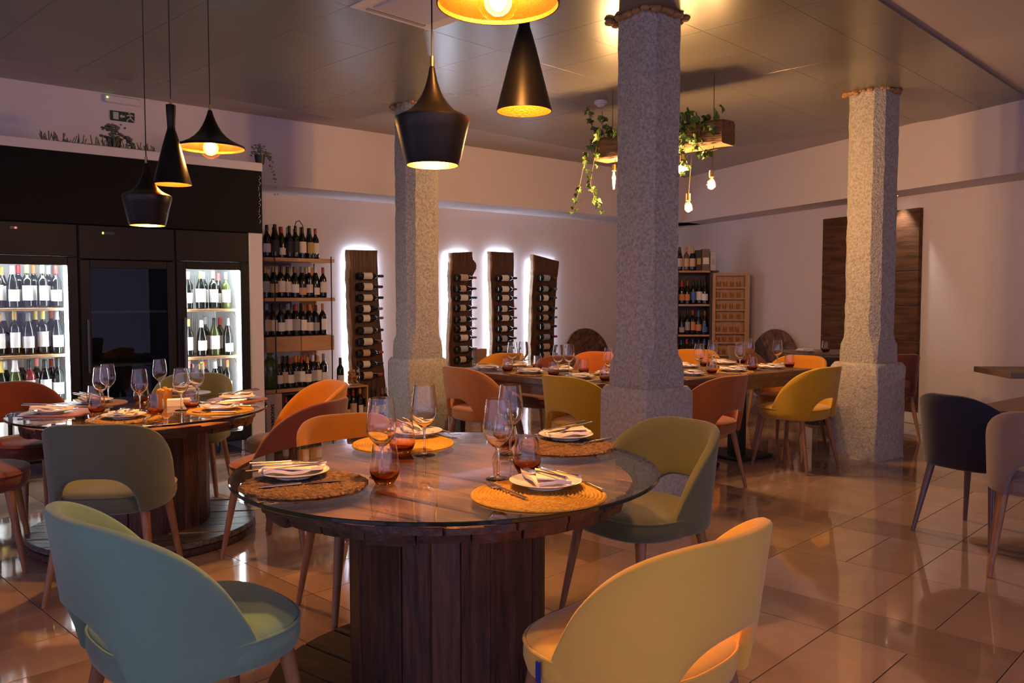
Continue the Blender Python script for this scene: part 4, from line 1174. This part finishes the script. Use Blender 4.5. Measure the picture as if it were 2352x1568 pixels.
def knife_mesh():
    m = MB().tube([(0, -.105, .004), (0, -.02, .004), (0, 0, .004)], [.0045, .0042, .0034], 8)
    m.loft([[(-.003, 0, .003), (.004, 0, .003), (.004, 0, .005), (-.003, 0, .005)], [(-.009, .03, .0035), (.007, .03, .0035), (.007, .03, .0045), (-.009, .03, .0042)], [(-.009, .075, .0035), (.007, .075, .0035), (.007, .075, .0045), (-.009, .075, .0042)], [(.004, .105, .0037), (.007, .105, .0037), (.007, .105, .0043), (.004, .105, .0043)]], cap=True)
    return m.mesh('knife', STEEL, 50)
FORK, KNIFE = fork_mesh(), knife_mesh()
def cut(kind, p, rz, label, group=None, tilt=0):
    return tag(link(kind, FORK if kind == 'fork' else KNIFE, None, p, (tilt, 0, rz), sc=1.12), label, kind, group)
def setting(c, z, kind, rad, face, w, group=None, plc=None, full=True, k=0, plsc=1, nrz=None):
    """c: mat centre (x, y); face: direction from the diner into the table (deg, cw from away); w: words that single out the setting"""
    rz = -R(face)
    _, h = placemat((c[0], c[1], z), kind, rad, f'{ {"braid": "round braided yellow mat", "grass": "round brown seagrass mat", "gold": "round golden woven mat", "red": "round red brown mat", "brown": "round dark brown mat"}[kind]} {w}', group and group+', mats')
    pc = plc or c
    plate((pc[0], pc[1], z+h), f'white plate with folded napkin {w}', group and group+', plates', plsc)
    napkin((pc[0], pc[1], z+h+.006), nrz if nrz is not None else rz+R(70), f'folded white napkin on the plate {w}', group and group+', napkins', k, plsc)
    q = lambda dx, dy: Vector((pc[0], pc[1], 0))+Matrix.Rotation(rz, 3, 'Z') @ Vector((dx, dy, 0))
    a = q(-.015, -.02); b = q(.03, -.015)
    cut('fork', (a.x, a.y, z+h+.040), rz+R(5), f'steel fork on the napkin {w}', group and group+', forks', -.06)
    cut('knife', (b.x, b.y, z+h+.040), rz+R(3), f'steel knife on the napkin {w}', group and group+', knives', -.06)
    if full:
        a = q(-.13, -.01); b = q(.125, -.01)
        cut('fork', (a.x, a.y, z+h), rz+R(4), f'steel fork lying on the mat {w}', group and group+', side forks')
        cut('knife', (b.x, b.y, z+h), rz-R(4), f'steel knife lying on the mat {w}', group and group+', side knives')
# front table
Z1 = ZT1
def fp(x, y): v = atz(x, y, Z1); return (v.x, v.y)
setting(fp(1237, 1137), Z1, 'braid', .19, -26, 'by the pale yellow chair', plc=fp(1253, 1122), k=0)
setting(fp(699, 1114), Z1, 'grass', .185, 62, 'by the teal chair', plc=fp(676, 1100), k=1)
setting(fp(926, 1019), Z1, 'braid', .19, 148, 'by the amber orange chair', plc=fp(955, 1003), k=2)
setting(fp(1297, 1026), Z1, 'grass', .185, 232, 'by the olive green chair', plc=fp(1300, 1012), k=3)
def wp(x, y, z=Z1): return atz(x, y, z)
wine_glass(wp(1144, 1100), 'tall wine glass before the plate by the pale yellow chair')
wine_glass(wp(877, 1096), 'tall wine glass behind the tumbler by the teal chair')
wine_glass(wp(975, 1044), 'tall wine glass beside the yellow mat by the amber orange chair')
wine_glass(wp(1172, 1043), 'tall wine glass beside the seagrass mat by the olive green chair')
tumbler(wp(1210, 1086), 'smoked amber tumbler before the plate by the pale yellow chair')
tumbler(wp(884, 1110), 'smoked amber tumbler beside the seagrass mat by the teal chair')
tumbler(wp(925, 1040), 'smoked amber tumbler beside the yellow mat by the amber orange chair')
tumbler(wp(1158, 1030), 'smoked amber tumbler beside the seagrass mat by the olive green chair')
# spool table by the fridges
Z2 = ZT2
def lp(x, y): v = atz(x, y, Z2); return (v.x, v.y)
setting(lp(135, 948), Z2, 'red', .185, 75, 'by the rust chair with brown legs', full=True, plc=lp(118, 950))
setting(lp(215, 926), Z2, 'brown', .18, 118, 'by the rust chair before the lit fridge', full=False, k=1)
setting(lp(285, 963), Z2, 'gold', .175, -12, 'by the grey green chair', k=2, full=True)
setting(lp(507, 943), Z2, 'braid', .175, 270, 'by the dark backed burnt orange chair', k=3, full=True)
setting(lp(545, 918), Z2, 'red', .175, 235, 'by the bright orange chair', k=0, full=False)
setting(lp(420, 903), Z2, 'brown', .17, 180, 'by the moss green chair', k=1, full=False)
for x, y, w in ((233, 937, 'by the rust chair with brown legs'), (249, 925, 'by the rust chair before the lit fridge'), (322, 944, 'by the grey green chair'), (368, 908, 'by the moss green chair'), (417, 942, 'by the dark backed burnt orange chair'), (453, 925, 'by the bright orange chair')):
    wine_glass(wp(x, y, Z2), 'round bowled wine glass set '+w, sc=.93)
for x, y, w in ((218, 930, 'by the rust chair before the lit fridge'), (223, 951, 'by the rust chair with brown legs'), (358, 953, 'by the grey green chair'), (440, 938, 'by the dark backed burnt orange chair'), (325, 925, 'by the moss green chair')):
    tumbler(wp(x, y, Z2), 'smoked tumbler set '+w, sc=.95)
p = wp(378, 925, Z2)
o = thing('snack_cup', 'amber glass cup of golden crisps on the spool table by the fridges', 'cup', p)
MB().lathe([(0, 0), (.038, 0), (.045, .075), (.043, .075), (.036, .006), (0, .005)], 20).build('cup', mat('amber cup', (.35, .15, .03), .15), o, smooth=40)
m = MB()
for k in range(26):
    a = rnd.random()*6.28; r_ = .032*math.sqrt(rnd.random())
    m.sphere((r_*math.cos(a), r_*math.sin(a), .065+rnd.random()*.04*(1-r_/.04)), rnd.uniform(.009, .014), 6, 4, (1.3, .8, .6))
m.build('crisps', mat('crisps', (.55, .28, .05), .7), o)['kind'] = 'stuff'
p = wp(410, 930, Z2)
o = thing('napkin_stack', 'small stack of pale napkins beside the snack cup', 'napkins', p, R(20))
for k in range(6): MB().bbox(-.06, .06, -.04, .04, k*.006, k*.006+.005, .001).build('folded_napkin', LINEN, o)
# long tables
d3, n3 = dirv(T3A), dirv(T3A+90); d4, n4 = dirv(T4A), dirv(T4A+90)
W3 = (('before the caramel chair', 'between caramel and mustard olive chairs', 'before the half hidden mustard olive chair'), ('before the orange chair at the slabs', 'before the rust chair at the slabs', 'facing the half hidden mustard olive chair'))
W4 = (('next to the grey column under the beam', 'before the burnt orange chair', 'before the mustard yellow chair'), ('across from the burnt orange chair', 'before the orange chair at the cabinet', 'before the vivid orange chair'))
for (po, dd, nn, ang, Wd, st, dep, x0_) in ((t3p, d3, n3, T3A, W3, .5, .70, .30), (t4p, d4, n4, T4A, W4, .48, .86, .24)):
    for i in range(3):
        for side in (0, 1):
            w = Wd[side][i]
            x = x0_+st*i; y = .19 if side == 0 else dep-.19
            c = po+dd*x+nn*y
            setting((c.x, c.y), ZT3, 'gold' if (i+side) % 2 else 'brown', .17, -ang if side == 0 else 180-ang, w, None, full=False, k=i+side)
            q = po+dd*(x+.20)+nn*(.28 if side == 0 else dep-.30)
            wine_glass((q.x, q.y, ZT3), 'wine glass on the long table '+w, None, .93)
            q = po+dd*(x+.24)+nn*(.19 if side == 0 else dep-.18)
            tumbler((q.x, q.y, ZT3), 'smoked tumbler on the long table '+w, None, .95)
d5, n5 = dirv(6), dirv(96)
c = Vector((2.86, 8.36))+d5*.2+n5*.25
plate((c.x, c.y, .74), 'white plate on the small table before the dark wall panel'); napkin((c.x, c.y, .748), .4, 'white napkin on the small table before the dark wall panel')
c = c+d5*.22; tumbler((c.x, c.y, .74), 'smoked tumbler on the small table before the dark wall panel')
